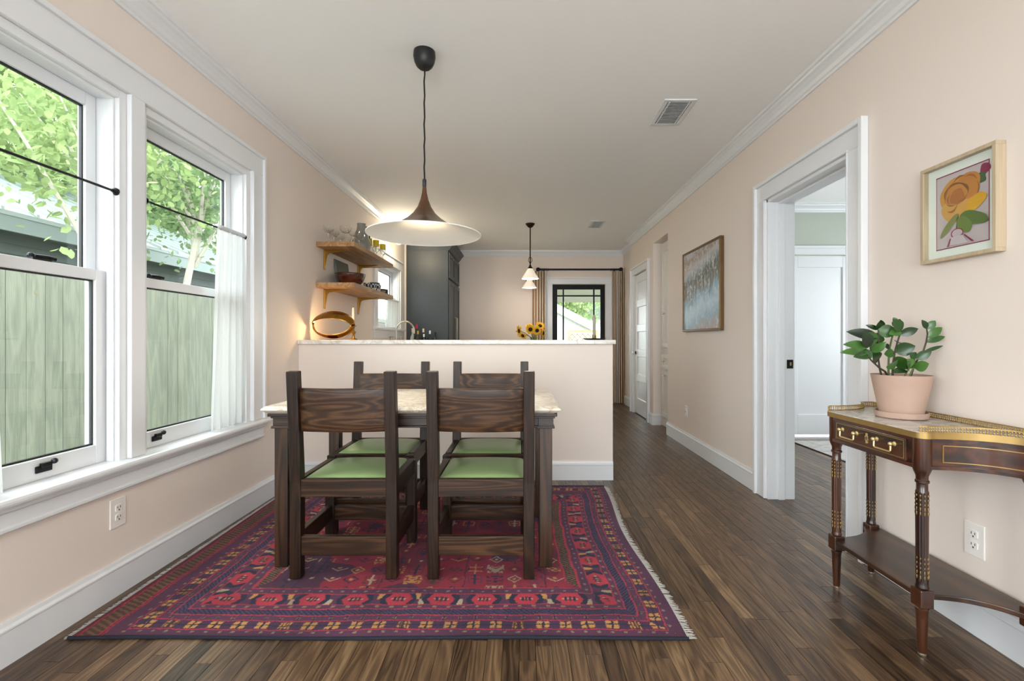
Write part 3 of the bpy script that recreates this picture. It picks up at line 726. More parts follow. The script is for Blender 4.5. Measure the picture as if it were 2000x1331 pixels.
def make_table():
    t = thing('dining_table', 'dark wood dining table with cream stone top, centred on rug', 'table', (-.507, 2.57, 0))
    hx, hy, zt = .690, .400, .772
    def rect(a, b): return [(-a, -b), (a, -b), (a, b), (-a, b)]
    prof = [(.045, 0), (.014, -.0), (.012, -.003), (.004, -.008), (0, -.016), (.006, -.022), (.020, -.030), (.034, -.036), (.060, -.036)]
    m = MB(); n = len(prof)
    for (ins, z) in prof:
        m.v += [(x, y, zt + z) for x, y in rect(hx - ins, hy - ins)]
    for i in range(n - 1):
        for k in range(4): m.f.append((i * 4 + k, i * 4 + (k + 1) % 4, (i + 1) * 4 + (k + 1) % 4, (i + 1) * 4 + k))
    m.f.append((0, 1, 2, 3)); m.f.append(tuple((n - 1) * 4 + k for k in (3, 2, 1, 0)))
    top = obj('tabletop', m, M['tabletop'], t)
    # incised line
    for a in ((-1, 0), (1, 0), (0, -1), (0, 1)): pass
    fx, fy = .653, .345
    cor = MB()
    for (ins, z0, z1) in ((-.022, .722, .736), (-.012, .712, .722), (.0, .676, .712), (-.010, .668, .676)):
        a, b = fx - ins, fy - ins; th = .03
        cor.box(-a, a, -b, -b + th, z0, z1).box(-a, a, b - th, b, z0, z1).box(-a, -a + th, -b + th, b - th, z0, z1).box(a - th, a, -b + th, b - th, z0, z1)
    obj('apron', cor, M['tx'], t, bevel=.002)
    for sx in (-1, 1):
        for sy in (-1, 1):
            cx, cy = sx * (fx - .031), sy * (fy - .031)
            lg = MB().box(cx - .031, cx + .031, cy - .031, cy + .031, .010, .668)
            obj('leg', lg, M['tz'], t, bevel=.003)
            obj('capital', MB().box(cx - .042, cx + .042, cy - .042, cy + .042, .664, .674).box(cx - .036, cx + .036, cy - .036, cy + .036, .674, .716), M['tx'], t, bevel=.002)
    return t
make_table()

def make_chair():
    c = thing('dining_chair', '', 'chair', group='oak dining chairs round the table')
    hw, pw = .2145, .025
    lean = [(-.215, 0), (-.215, .43), (-.226, .62), (-.250, .930), (-.205, .932), (-.180, .62), (-.165, .43), (-.168, 0)]
    for s in (-1, 1):
        obj('back_post', MB().prism(lean, s * hw - pw, s * hw + pw, 'x'), M['wz'], c, bevel=.004)
        obj('front_leg', MB().box(s * hw - .024, s * hw + .024, .166, .215, 0, .434), M['wz'], c, bevel=.004)
        obj('side_rail', MB().box(s * hw - .016, s * hw + .016, -.17, .17, .362, .440), M['wy'], c, bevel=.003)
        obj('side_stretcher', MB().box(s * hw - .014, s * hw + .014, -.172, .17, .120, .200), M['wy'], c, bevel=.003)
    obj('back_rail', MB().box(-hw + .02, hw - .02, -.210, -.182, .366, .446), M['wx'], c, bevel=.003)
    obj('front_rail', MB().box(-hw + .02, hw - .02, .178, .208, .362, .440), M['wx'], c, bevel=.003)
    obj('back_stretcher', MB().box(-hw + .02, hw - .02, -.206, -.178, .102, .188), M['wx'], c, bevel=.003)
    obj('front_stretcher', MB().box(-hw + .02, hw - .02, .178, .206, .115, .192), M['wx'], c, bevel=.003)
    def bk(u, v):
        x = (u - .5) * 2 * (hw - .015); z = .660 + .194 * v; arch = .008 * (1 - (2 * u - 1) ** 2) * (1 if v < .1 else 0)
        return (x, -.195 - .088 * (z - .62) - .026 * (1 - (2 * u - 1) ** 2) + .006, z)
    obj('backrest', MB().grid(bk, 16, 4), M['wx'], c, solid=.024, bevel=.003, smooth=True)
    def cu(u, v):
        x = (u - .5) * 2; y = (v - .5) * 2
        h = (max(0, 1 - abs(x) ** 6) * max(0, 1 - abs(y) ** 6)) ** .5
        return (x * .194, .008 + y * .186, .436 + .016 * h + .014 * max(0, 1 - x * x) * max(0, 1 - y * y))
    obj('seat', MB().grid(cu, 24, 24).box(-.190, .190, -.176, .190, .405, .437), M['green'], c, smooth=True)
    return c
def dup(root, loc, rz, label):
    r = root.copy(); COL.objects.link(r); r.location = loc; r.rotation_euler = (0, 0, rz); r['label'] = label
    for ch in list(root.children):
        k = ch.copy(); COL.objects.link(k); k.parent = r
    return r
ch = make_chair(); ch.location = (-.795, 2.327, .0095); ch['label'] = 'near left oak chair with green seat, its plain back towards us'
dup(ch, (-.180, 2.327, .0095), 0, 'near right oak chair with green seat and bold wavy-grained back')
dup(ch, (-.829, 2.815, .0095), PI, 'oak chair across the table left, tucked against the partition side')
dup(ch, (-.194, 2.815, .0095), PI, 'oak chair across the table right, tucked against the partition side')

# ------------------------------------------------------------------ pendants
def pendant():
    t = thing('pendant_lamp', 'large bronze trumpet pendant lamp hanging above dining table', 'pendant lamp', (-.511, 2.5, ZC))
    def bz(name, col):
        m, nt, b = newmat(name); b.inputs['Base Color'].default_value = lin(col); b.inputs['Metallic'].default_value = .85; b.inputs['Roughness'].default_value = .33
        b.inputs['Coat Weight'].default_value = .6; b.inputs['Coat Roughness'].default_value = .12; return m
    bronze = bz('bronze_enamel', '#6b4a30'); wht = mat('white_enamel', '#f3f1ec', .35)
    obj('canopy', MB().lathe([(.030, -.086), (.042, -.075), (.053, -.052), (.058, -.026), (.056, 0)], 28), mat('black_canopy', '#0e0f11', .45), t, smooth=True)
    cp = [(.0018 * math.sin(k * 2.1), .0012 * math.sin(k * 1.3 + 1), -.08 - (.605) * k / 16) for k in range(17)]
    obj('cord', MB().tube(cp, .0042, 8), mat('black_cord', '#101010', .8), t, smooth=True)
    zt = -.683
    prof = [(.0085, 0), (.0095, -.03), (.013, -.062), (.021, -.098), (.036, -.136), (.058, -.170), (.090, -.200), (.130, -.226), (.180, -.248), (.235, -.266), (.296, -.281)]
    from itertools import chain
    pr = []
    for i in range(len(prof) - 1):
        for k in range(3): f = k / 3; pr.append((prof[i][0] * (1 - f) + prof[i + 1][0] * f, prof[i][1] * (1 - f) + prof[i + 1][1] * f))
    pr.append(prof[-1])
    def open_lathe(p, off):
        m = MB().lathe([(max(r + off, 1e-4), z + zt) for r, z in p], 64); m.f = [f for f in m.f if len(f) == 4]; return m
    sh = obj('shade', open_lathe(pr, 0), bronze, t, smooth=True, auto=None)
    inn = [(max(r - .0025, .006), z - .0025) for r, z in pr[6:]]
    m = MB().lathe([(r, z + zt) for r, z in inn], 64); m.f = [f for f in m.f if len(f) == 4]
    obj('shade_lining', m, wht, t, smooth=True, auto=None)
    obj('rim', MB().tube([(.296 * math.cos(a), .296 * math.sin(a), zt - .2825) for a in np.linspace(0, 2 * PI, 65)], .0028, 6, False), wht, t, smooth=True)
    obj('ferrule', MB().lathe([(.0065, zt + .012), (.0105, zt + .008), (.0105, zt - .028), (.0090, zt - .03)], 16), M['black'], t, smooth=True)
    obj('socket', MB().lathe([(.020, zt - .120), (.020, zt - .165)], 16), M['black'], t, smooth=True)
    obj('bulb', MB().ball((0, 0, zt - .195), .034, 18, 12), emit('warm_bulb', '#ffe6c0', 16), t, smooth=True)
    l = bpy.data.lights.new('pendant_glow', 'SPOT'); l.energy = 9; l.color = (1, .87, .68); l.shadow_soft_size = .05; l.spot_size = math.radians(172); l.spot_blend = .35
    lo = bpy.data.objects.new('pendant_glow', l); COL.objects.link(lo); lo.parent = t; lo.location = (0, 0, zt - .255)
pendant()

M['opal'] = None
def opal_mat():
    m, nt, b = newmat('opal_glass'); b.inputs['Base Color'].default_value = lin('#f6efe4'); b.inputs['Roughness'].default_value = .3
    b.inputs['Emission Color'].default_value = lin('#ffe9cf'); b.inputs['Emission Strength'].default_value = .35; return m
M['opal'] = opal_mat(); M['bronze'] = mat('dark_bronze', '#3a2a1c', .4, .8)
def cone_shade(t, z, r=.113, h=.135):
    m = MB().lathe([(.030, z + h), (.034, z + h - .012), (r, z)], 36); m.f = [f for f in m.f if len(f) == 4]
    obj('shade', m, M['opal'], t, smooth=True, solid=.003)
    obj('bulb', MB().ball((0, 0, z + .035), .03, 14, 10), emit('opal_bulb', '#ffe8c8', 9), t, smooth=True)
    l = bpy.data.lights.new('cone_glow', 'POINT'); l.energy = 7; l.color = (1, .90, .78); l.shadow_soft_size = .05
    lo = bpy.data.objects.new('cone_glow', l); COL.objects.link(lo); lo.parent = t; lo.location = (0, 0, z - .01)
t = thing('cone_pendant', 'small white cone pendant hanging on bronze rod from ceiling', 'pendant lamp', (.118, 6.2, ZC))
obj('canopy', MB().lathe([(.012, -.055), (.030, -.045), (.052, -.020), (.062, -.006), (.062, 0)], 24), M['bronze'], t, smooth=True)
obj('rod', MB().tube([(0, 0, -.05), (0, 0, -.56)], .008, 8), M['bronze'], t, smooth=True)
for s in (-1, 1): obj('scroll', MB().tube([(s * .006, 0, -.44), (s * .022, 0, -.46), (s * .024, 0, -.49), (s * .012, 0, -.50), (s * .006, 0, -.52)], .004, 6), M['bronze'], t, smooth=True)
obj('cap', MB().lathe([(.012, -.54), (.016, -.56), (.030, -.575), (.034, -.590)], 18), M['bronze'], t, smooth=True)
cone_shade(t, -.722)
t = thing('cone_wall_lamp', 'small white cone lamp just below and behind the cone pendant', 'wall lamp', (.126, 7.35, 1.885))
cone_shade(t, 0)
obj('arm', MB().tube([(0, 0, .135), (0, 0, .17), (0, .04, .19), (0, .70, .19), (0, .742, .19)], .007, 8), M['bronze'], t, smooth=True)
obj('wall_plate', MB().lathe([(.05, 0), (.05, .012), (.03, .02)], 20).moved(Matrix.Translation((0, .750, .19)) @ Matrix.Rotation(PI / 2, 4, 'X')), M['bronze'], t, smooth=True)
# wall sconce over the kitchen window, behind the big shade as seen from the camera
t = thing('wall_sconce', 'small warm globe sconce above the kitchen window', 'wall lamp', (XL, 6.15, 2.42))
obj('wall_plate', MB().lathe([(.045, 0), (.045, .010), (.02, .02)], 20).moved(Matrix.Rotation(PI / 2, 4, 'Y')), M['brass'], t, smooth=True)
obj('arm', MB().tube([(.015, 0, 0), (.10, 0, 0), (.118, 0, -.008)], .007, 8), M['brass'], t, smooth=True)
obj('globe', MB().ball((.125, 0, -.055), .05, 20, 14), emit('warm_globe', '#ffe0ae', 7), t, smooth=True)
l = bpy.data.lights.new('sconce_glow', 'POINT'); l.energy = 14; l.color = (1, .86, .62); l.shadow_soft_size = .05
lo = bpy.data.objects.new('sconce_glow', l); COL.objects.link(lo); lo.parent = t; lo.location = (.19, -.04, -.06)

# ------------------------------------------------------------------ ceiling vents, outlets
def vent(label, x0, x1, y0, y1):
    v = thing('ceiling_vent', label, 'vent', ((x0 + x1) / 2, (y0 + y1) / 2, ZC), group='ceiling vents')
    hx, hy, b = (x1 - x0) / 2, (y1 - y0) / 2, .028
    obj('frame', MB().box(-hx, hx, -hy, -hy + b, -.008, 0).box(-hx, hx, hy - b, hy, -.008, 0).box(-hx, -hx + b, -hy + b, hy - b, -.008, 0).box(hx - b, hx, -hy + b, hy - b, -.008, 0), M['white'], v, bevel=.003)
    obj('backing', MB().box(-hx + b, hx - b, -hy + b, hy - b, -.0015, -.0005), mat('vent_dark', '#55544f', .8), v)
    n = 15
    for k in range(n):
        y = -hy + b + (k + .5) * (2 * hy - 2 * b) / n
        obj('slat', MB().prism([(y + .003, -.001), (y - .003, -.010), (y - .001, -.010), (y + .005, -.001)], -hx + b, hx - b, 'x'), M['white'], v)
    for s in (-1, 1): obj('side_bar', MB().box(s * (hx - b - .012) - .003, s * (hx - b - .012) + .003, -hy + b, hy - b, -.011, -.004), M['white'], v)
vent('white louvred ceiling vent nearest the doorway wall', .905, 1.112, 2.985, 3.345)
vent('white louvred ceiling vent further back by the kitchen', .89, 1.085, 6.03, 6.42)

def outlet(label, x, y, z, face, w_=.079, h=.124, duplex=True):
    o = thing('wall_outlet', label, 'outlet', (x, y, z), group='wall outlets')     # plate lies in the yz plane, facing +x when face=1
    def bx(d0, d1, y0, y1, z0, z1): return MB().box(min(face * d0, face * d1), max(face * d0, face * d1), y0, y1, z0, z1)
    obj('plate', bx(0, .006, -w_ / 2, w_ / 2, -h / 2, h / 2), M['outlet'], o, bevel=.003)
    if duplex:
        for s in (-1, 1):
            k = obj('socket', MB().prism([(-.016, s * .020 - .010), (-.010, s * .020 - .015), (.010, s * .020 - .015), (.016, s * .020 - .010), (.016, s * .020 + .010), (.010, s * .020 + .015), (-.010, s * .020 + .015), (-.016, s * .020 + .010)], min(face * .005, face * .009), max(face * .005, face * .009), 'x'), M['outlet'], o, bevel=.001)
            m = bx(.0088, .0095, -.0080, -.0055, s * .02 - .001, s * .02 + .008); n = bx(.0088, .0095, .0055, .0080, s * .02 - .001, s * .02 + .008); q = bx(.0088, .0095, -.0025, .0025, s * .02 - .011, s * .02 - .005)
            m.add(n.v, n.f); m.add(q.v, q.f); obj('slots', m, M['slot'], k)
    else:
        k = obj('jack', bx(.005, .010, -.016, .016, -.033, .033), M['outlet'], o, bevel=.002)
        obj('port', MB().lathe([(.005, 0), (.004, .005)], 10).moved(Matrix.Translation((face * .009, 0, -.004)) @ Matrix.Rotation(face * PI / 2, 4, 'Y')), M['slot'], k)
    return o
outlet('cream duplex outlet on left wall below the windows', XL, 2.012, .346, 1)
outlet('white duplex outlet on right wall behind console table', XR, 1.743, .344, -1)
outlet('small pale jack plate below the blue painting', XR, 4.79, .355, -1, .070, .115, False)

# ------------------------------------------------------------------ pictures on the right wall
def painting():
    y0, y1, z0, z1 = 3.90, 4.81, 1.160, 1.942
    p = thing('framed_painting', 'abstract blue grey landscape painting in thin bronze frame', 'painting', (XR, (y0 + y1) / 2, z0))
    hy = (y1 - y0) / 2; h = z1 - z0; fm = mat('bronze_frame', '#6f5534', .4, .6, var=.2, vscale=12)
    for a, b, c_, d in ((-hy, hy, 0, .02), (-hy, hy, h - .02, h), (-hy, -hy + .02, .02, h - .02), (hy - .02, hy, .02, h - .02)):
        obj('frame_bar', MB().box(-.036, -.002, a, b, c_, d), fm, p, bevel=.003)
    m, nt, b = newmat('impasto_landscape'); v = coords(nt)
    sx = N(nt, 'ShaderNodeSeparateXYZ'); nt.links.new(coords(nt), sx.inputs[0])
    zz = mathn(nt, 'DIVIDE', sx.outputs[2], h); yy = sx.outputs[1]
    n1 = noise(nt, v, 5, 5, .65, 1.2); vs_ = coords(nt, (1, 3, .8)); n2 = noise(nt, vs_, 12, 4, .7, .6)
    f = mathn(nt, 'ADD', zz, mathn(nt, 'MULTIPLY_ADD', n1, .42, -.21)); f = mathn(nt, 'ADD', f, mathn(nt, 'MULTIPLY_ADD', n2, .22, -.11)); f = mathn(nt, 'ADD', f, mathn(nt, 'MULTIPLY', yy, .20))
    c1 = ramp(nt, f, [(0, '#a89a94'), (.12, '#8fb0c4'), (.28, '#b8d2e0'), (.42, '#86abc2'), (.50, '#6f7266'), (.66, '#57584b'), (.74, '#8e999c'), (.84, '#bdb9ba'), (.93, '#97806f'), (1, '#b7b4b6')])
    n3 = noise(nt, coords(nt, (1, 1.5, .8)), 13, 5, .7, 1.8)
    wm = ramp(nt, n3, [(.52, '#000000'), (.60, '#ffffff')]); mx = N(nt, 'ShaderNodeMix', data_type='RGBA'); nt.links.new(mathn(nt, 'MULTIPLY', wm, .75), mx.inputs['Factor'])
    nt.links.new(c1, mx.inputs[6]); mx.inputs[7].default_value = lin('#d4e0e6'); nt.links.new(mx.outputs[2], b.inputs['Base Color'])
    b.inputs['Roughness'].default_value = .42; bump(nt, b, n3, .7, .004)
    obj('canvas', MB().box(-.026, -.004, -hy + .016, hy - .016, .016, h - .016), m, p)
painting()

def rose_print():
    y0, y1, z0, z1 = 1.632, 1.941, 1.386, 1.770
    p = thing('framed_print', 'orange rose print with white mat in blond wood frame', 'picture', (XR, y0, z0))
    W_, H = y1 - y0, z1 - z0; fm = wood('blond_wood', '#ab977b', '#bca98d', '#cbbb9f', 'z', 10, .1, 10, .45, contrast=.5)
    for a, b, c_, d in ((0, W_, 0, .014), (0, W_, H - .014, H), (0, .014, .014, H - .014), (W_ - .014, W_, .014, H - .014)):
        obj('frame_bar', MB().box(-.037, -.001, a, b, c_, d), fm, p, bevel=.001)
    obj('mat_board', MB().box(-.014, -.004, .012, W_ - .012, .012, H - .012), mat('white_mat', '#eef0ea', .9), p)
    # art: coordinates measured on the picture, u to the right as seen (towards the camera), v up
    ax0, ax1, az0, az1 = .043, .258, .047, .336
    def pt(u, v): return (ax1 - (ax1 - ax0) * u, az0 + (az1 - az0) * v)
    lay = [0]
    art = obj('print', MB().box(-.0152, -.014, ax0, ax1, az0, az1), mat('mauve_ground', '#c9b9bd', .9, var=.08, vscale=14), p)
    def shape(poly, color, nm='painted_shape', var=.08):
        lay[0] += 1; x = -.0152 - .00018 * lay[0]
        obj(nm, MB().prism([pt(u, v) for u, v in poly], x, x + .00015, 'x'), mat(nm + str(lay[0]), color, .9, var=var, vscale=22), art)
    def blob(cu, cv, ru, rv, n=28, wob=.06, rot=0, seed=0):
        rr = random.Random(seed); ph = [rr.uniform(0, 6.28) for _ in range(3)]; out = []
        for k in range(n):
            a = 2 * PI * k / n; r = 1 + wob * (math.sin(3 * a + ph[0]) + .6 * math.sin(5 * a + ph[1]))
            u, v = ru * r * math.cos(a), rv * r * math.sin(a)
            out.append((cu + u * math.cos(rot) - v * math.sin(rot), cv + u * math.sin(rot) + v * math.cos(rot)))
        return out
    mar = '#8e2f4f'
    for pl in ([(0, 0), (.012, 0), (.012, 1), (0, 1)], [(.985, .0), (1, 0), (1, 1), (.985, 1)], [(0, .985), (1, .985), (1, 1), (0, 1)], [(0, 0), (1, 0), (1, .012), (0, .012)]): shape(pl, mar, 'border_line', 0)
    shape(blob(.93, .90, .09, .07, seed=3), mar); shape(blob(.86, .80, .09, .07, wob=.1, seed=5), '#46603f')
    shape(blob(.45, .66, .37, .26, wob=.05, seed=1), '#cf9448'); shape(blob(.42, .50, .30, .17, wob=.04, seed=2), '#d8a052')
    shape(blob(.62, .76, .24, .17, wob=.05, seed=6), '#cb8440'); shape(blob(.60, .745, .19, .13, wob=.05, seed=7), '#c5813f')
    shape(blob(.40, .70, .24, .15, wob=.04, seed=8), '#8d5a3a', var=.2); shape(blob(.40, .685, .22, .135, wob=.04, seed=9), '#c78747'); shape(blob(.43, .66, .14, .10, seed=10), '#b3703c')
    for (u0, v0, u1, v1, b_) in ((.20, .62, .36, .86, .06), (.36, .86, .58, .90, .03), (.58, .88, .80, .80, .04), (.80, .78, .78, .60, .04), (.24, .50, .44, .56, -.05), (.46, .60, .62, .66, -.04), (.30, .58, .30, .72, .05)):
        st_ = []
        for k in range(9):
            s = k / 8; w_ = .013 * math.sin(PI * s) + .002; nu, nv = -(v1 - v0), (u1 - u0); q = 4 * s * (1 - s) * b_; ln = math.hypot(nu, nv)
            st_.append((u0 + (u1 - u0) * s + nu / ln * (q + w_), v0 + (v1 - v0) * s + nv / ln * (q + w_)))
        for k in range(8, -1, -1):
            s = k / 8; w_ = .013 * math.sin(PI * s) + .002; q = 4 * s * (1 - s) * b_
            st_.append((u0 + (u1 - u0) * s + nu / ln * (q - w_), v0 + (v1 - v0) * s + nv / ln * (q - w_)))
        shape(st_, '#a5683a', 'brush_stroke', 0)
    shape(blob(.78, .52, .19, .09, wob=.04, rot=.35, seed=11), '#dfa72c')
    shape([(.44, .42), (.47, .42), (.44, .22), (.41, .22)], '#4b5535')
    shape(blob(.28, .30, .22, .05, rot=.65, seed=12, wob=.03), '#7e8650'); shape(blob(.74, .33, .26, .085, rot=-.25, seed=13, wob=.04), '#5c7339'); shape(blob(.57, .27, .15, .10, rot=-.5, seed=14, wob=.04), '#6d8240')
    shape(blob(.44, .175, .12, .07, wob=.02, seed=15), mar); shape(blob(.44, .18, .10, .05, wob=.02, seed=16), '#c9b5bd')
    shape([(.30, .12), (.33, .13), (.27, .02), (.24, .02)], mar, var=0); shape([(.56, .14), (.59, .14), (.76, .03), (.71, .03)], mar, var=0)
    shape([(.33, .14), (.55, .14), (.64, .03), (.30, .03)], '#cdbdc4')
    obj('glazing', MB().box(-.0330, -.0315, .012, W_ - .012, .012, H - .012), M['pane'], p)
rose_print()
# ------------------------------------------------------------------ console table against the right wall
M['mahog'] = wood('mahogany', '#1a0c07', '#381b10', '#552d1a', 'y', 6, .12, 12, .28, coat=.5, bmp=.08); M['mahz'] = wood('mahogany_legs', '#170a05', '#33190c', '#4b2813', 'z', 6, .12, 12, .28, coat=.5, bmp=.08)
M['shelfw'] = wood('worn_mahogany_shelf', '#1f1008', '#3a2112', '#54351d', 'y', 5, .12, 10, .35, coat=.3, bmp=.08)
M['pull'] = mat('bright_brass', '#dcc58c', .35, .7)
def console():
    t = thing('console_table', 'mahogany console table with marble top and pierced brass gallery', 'console table', (XR - .021, 1.842, 0))
    hl, dp = .385, .312          # half length at the wall, depth; local x: 0 at the wall, negative to the room
    fy = .222                    # half spacing of the front legs
    def outline(off=0.0, n=22):
        # concave ends, straight front with rounded corners; off > 0 shrinks
        o = off; pts = []
        A = (-.055, hl - o); B = (-dp + .045 + o, fy + .030 - o)
        pts.append((-o * .0, hl - o)); pts.append(A)
        C = (-.085 - o, fy + .045 - o)
        for k in range(1, n + 1):
            s = k / n; pts.append(((1 - s) ** 2 * A[0] + 2 * s * (1 - s) * C[0] + s * s * B[0], (1 - s) ** 2 * A[1] + 2 * s * (1 - s) * C[1] + s * s * B[1]))
        cx, cy, r = -dp + .034, fy - .002, .034 - o
        for k in range(0, 9):
            a = math.radians(80 + 100 * k / 8); pts.append((cx + r * math.cos(a), cy + r * math.sin(a)))
        return pts + [(x, -y) for x, y in reversed(pts)]
    ap = obj('apron', MB().prism(outline(.014), .645, .745, 'z'), M['mahog'], t, smooth=True, auto=35)
    obj('lower_moulding', MB().prism(outline(.009), .640, .652, 'z'), M['mahog'], t, smooth=True, auto=35)
    obj('upper_moulding', MB().prism(outline(.010), .732, .746, 'z'), M['mahog'], t, smooth=True, auto=35)
    obj('brass_edge', MB().prism(outline(.0), .746, .7655, 'z'), M['brass'], t, smooth=True, auto=35)
    obj('marble_top', MB().prism(outline(.006), .760, .7675, 'z'), M['marble'], t, bevel=.001)
    obj('shelf', MB().prism([(x, y) for x, y in outline(.016)], .196, .214, 'z'), M['shelfw'], t, bevel=.003)
    # pierced gallery on ends and back (front left open)
    ol = outline(.004, 24); n = len(ol) // 2
    path = [Vector((x, y, 0)) for x, y in ol[:n - 3]]
    def resample(pth, step):
        out = [pth[0]]; acc = 0
        for a, b in zip(pth[:-1], pth[1:]):
            L = (b - a).length
            if L < 1e-6: continue
            s = step - acc
            while s <= L: out.append(a + (b - a) * (s / L)); s += step
            acc = (acc + L) % step if True else 0
            acc = L - (s - step)
        return out
    for sg in (1, -1):
        pth = [Vector((p.x, p.y * sg, 0)) for p in path]
        g = MB()
        def strip(z0, z1, w_=.002):
            for a, b in zip(pth[:-1], pth[1:]):
                if (b - a).length < 1e-5: continue
                nrm = Vector((-(b - a).y, (b - a).x, 0)).normalized() * w_
                g.add([a + nrm + Vector((0, 0, z0)), b + nrm + Vector((0, 0, z0)), b - nrm + Vector((0, 0, z0)), a - nrm + Vector((0, 0, z0)), a + nrm + Vector((0, 0, z1)), b + nrm + Vector((0, 0, z1)), b - nrm + Vector((0, 0, z1)), a - nrm + Vector((0, 0, z1))],
                      [(3, 2, 1, 0), (4, 5, 6, 7), (0, 1, 5, 4), (1, 2, 6, 5), (2, 3, 7, 6), (3, 0, 4, 7)])
        strip(.7655, .7695); strip(.786, .7895, .0026)
        for p in resample(pth, .0082): g.tube([(p.x, p.y, .769), (p.x, p.y, .773), (p.x, p.y, .7775), (p.x, p.y, .782), (p.x, p.y, .787)], [.0010, .0026, .0011, .0026, .0010], 6, False)
        obj('gallery', g, M['brass'], t, smooth=False)['kind'] = 'stuff'
    g = MB().box(-.006, -.002, -hl + .004, hl - .004, .7655, .7695).box(-.0065, -.0015, -hl + .004, hl - .004, .786, .7895)
    for k in range(int(2 * (hl - .006) / .0082)):
        y = -hl + .008 + k * .0082; g.tube([(-.004, y, .769), (-.004, y, .773), (-.004, y, .7775), (-.004, y, .782), (-.004, y, .787)], [.0010, .0026, .0011, .0026, .0010], 6, False)
    obj('gallery', g, M['brass'], t)['kind'] = 'stuff'
    # drawer on the front (faces -x)
    xf = -dp + .014
    dw = obj('drawer', MB().box(xf - .008, xf + .004, -fy + .038, fy - .038, .656, .732), M['mahog'], t, bevel=.002)
    def inlay(x, ya, yb, za, zb, b=.0028, par=dw):
        m = MB()
        for (a0, a1, c0, c1) in ((ya, yb, za, za + b), (ya, yb, zb - b, zb), (ya, ya + b, za + b, zb - b), (yb - b, yb, za + b, zb - b)): m.box(x, x + .002, a0, a1, c0, c1)
        obj('brass_inlay', m, M['brass'], par)
    inlay(xf - .0095, -fy + .044, fy - .044, .661, .727); 
    for cy in (-.095, .095):
        m = MB()
        for s in (-1, 1):
            m.tube([(xf - .006, cy + s * .042, .704), (xf - .022, cy + s * .042, .704)], .0045, 8).ball((xf - .024, cy + s * .042, .705), .0078, 10, 6).ball((xf - .010, cy + s * .042, .705), .009, 10, 6, (.5, 1, 1))
        m.tube([(xf - .022, cy - .040, .703), (xf - .023, cy - .040, .680), (xf - .023, cy - .036, .676), (xf - .023, cy + .036, .676), (xf - .023, cy + .040, .680), (xf - .022, cy + .040, .703)], .0034, 6)
        obj('bail_pull', m, M['pull'], dw, smooth=True)
    es = [(0, -.020), (.005, -.017), (.003, -.011), (.008, -.006), (.006, .001), (.0085, .007), (.003, .013), (.005, .018), (0, .021)]
    es = es + [(-y, z) for y, z in reversed(es[1:-1])]
    ec = obj('escutcheon', MB().prism([(y, .696 + z) for y, z in es], xf - .0115, xf - .008, 'x'), M['pull'], dw)
    obj('keyhole', MB().box(xf - .0125, xf - .0114, -.0016, .0016, .690, .703), M['black'], ec)
    # inlay lines on the concave ends, following the curve
    for sg in (1, -1):
        ol2 = outline(.0125, 22)[2:22]
        for za, zb in ((.664, .6668), (.720, .7228)):
            m = MB()
            for (a, b) in zip(ol2[:-1], ol2[1:]): m.add([(a[0] - .001, a[1] * sg, za), (b[0] - .001, b[1] * sg, za), (b[0] - .001, b[1] * sg, zb), (a[0] - .001, a[1] * sg, zb)], [(0, 1, 2, 3)])
            obj('brass_inlay', m, M['brass'], ap, solid=.002)
        for q in (ol2[0], ol2[-1]): obj('brass_inlay', MB().box(q[0] - .002, q[0] + .0015, q[1] * sg - .0015, q[1] * sg + .0015, .664, .7228), M['brass'], ap)
    # legs
    prof = [(.0105, 0), (.0115, .006), (.0125, .010), (.017, .12), (.0185, .150), (.0205, .156), (.0205, .163), (.017, .167), (.0155, .170)]
    up = [(.0165, .228), (.0195, .233), (.0195, .238), (.0175, .243), (.0175, .25), (.0190, .56), (.0165, .566), (.0165, .588), (.0205, .592), (.0205, .598), (.0175, .602), (.0180, .615), (.024, .630), (.0270, .640), (.0270, .746)]
    for sx, (lx, sy) in enumerate(((-dp + .034, 1), (-dp + .034, -1), (-.034, 1), (-.034, -1))):
        ly = sy * (fy - .002) if sx < 2 else sy * (hl - .038)
        lg = obj('leg', MB().lathe(prof, 24, (lx, ly, 0)), M['mahz'], t, smooth=True)
        obj('block', MB().box(lx - .023, lx + .023, ly - .023, ly + .023, .168, .230), M['mahz'], lg, bevel=.004)
        def fl(r, z, a):
            return r * (1 - .10 * (abs(math.sin(5 * a)) < .42)) if .255 < z < .558 else r
        pr2 = []
        for (a, b) in zip(up[:-1], up[1:]):
            pr2.append(a)
            if b[1] - a[1] > .1 and a[1] < .5: pr2 += [(a[0] + (b[0] - a[0]) * f, a[1] + (b[1] - a[1]) * f) for f in (.02, .25, .5, .75, .98)]
        pr2.append(up[-1])
        s2 = obj('fluted_column', MB().lathe(pr2, 40, (lx, ly, 0), fl), M['mahz'], lg, smooth=True, auto=30)
        m = MB()
        for k in range(10):
            a = PI / 10 * 2 * k
            for z0, z1 in ((.262, .342), (.480, .556)):
                for j in range(5):
                    zz = z0 + (z1 - z0) * (j + .5) / 5; rr_ = .0176 + .0014 * (zz - .25) / .31
                    m.ball((lx + rr_ * math.cos(a), ly + rr_ * math.sin(a), zz), .0017, 5, 4, (1, 1, 4.2 if j < 2 else 2.4))
        obj('brass_fillets', m, M['brass'], lg, smooth=True)
        obj('brass_foot', MB().lathe([(.0108, 0), (.0125, .003), (.0125, .010), (.0115, .014)], 16, (lx, ly, 0)), mat('bright_foot', '#c9c0ae', .3, .9), lg, smooth=True)
console()

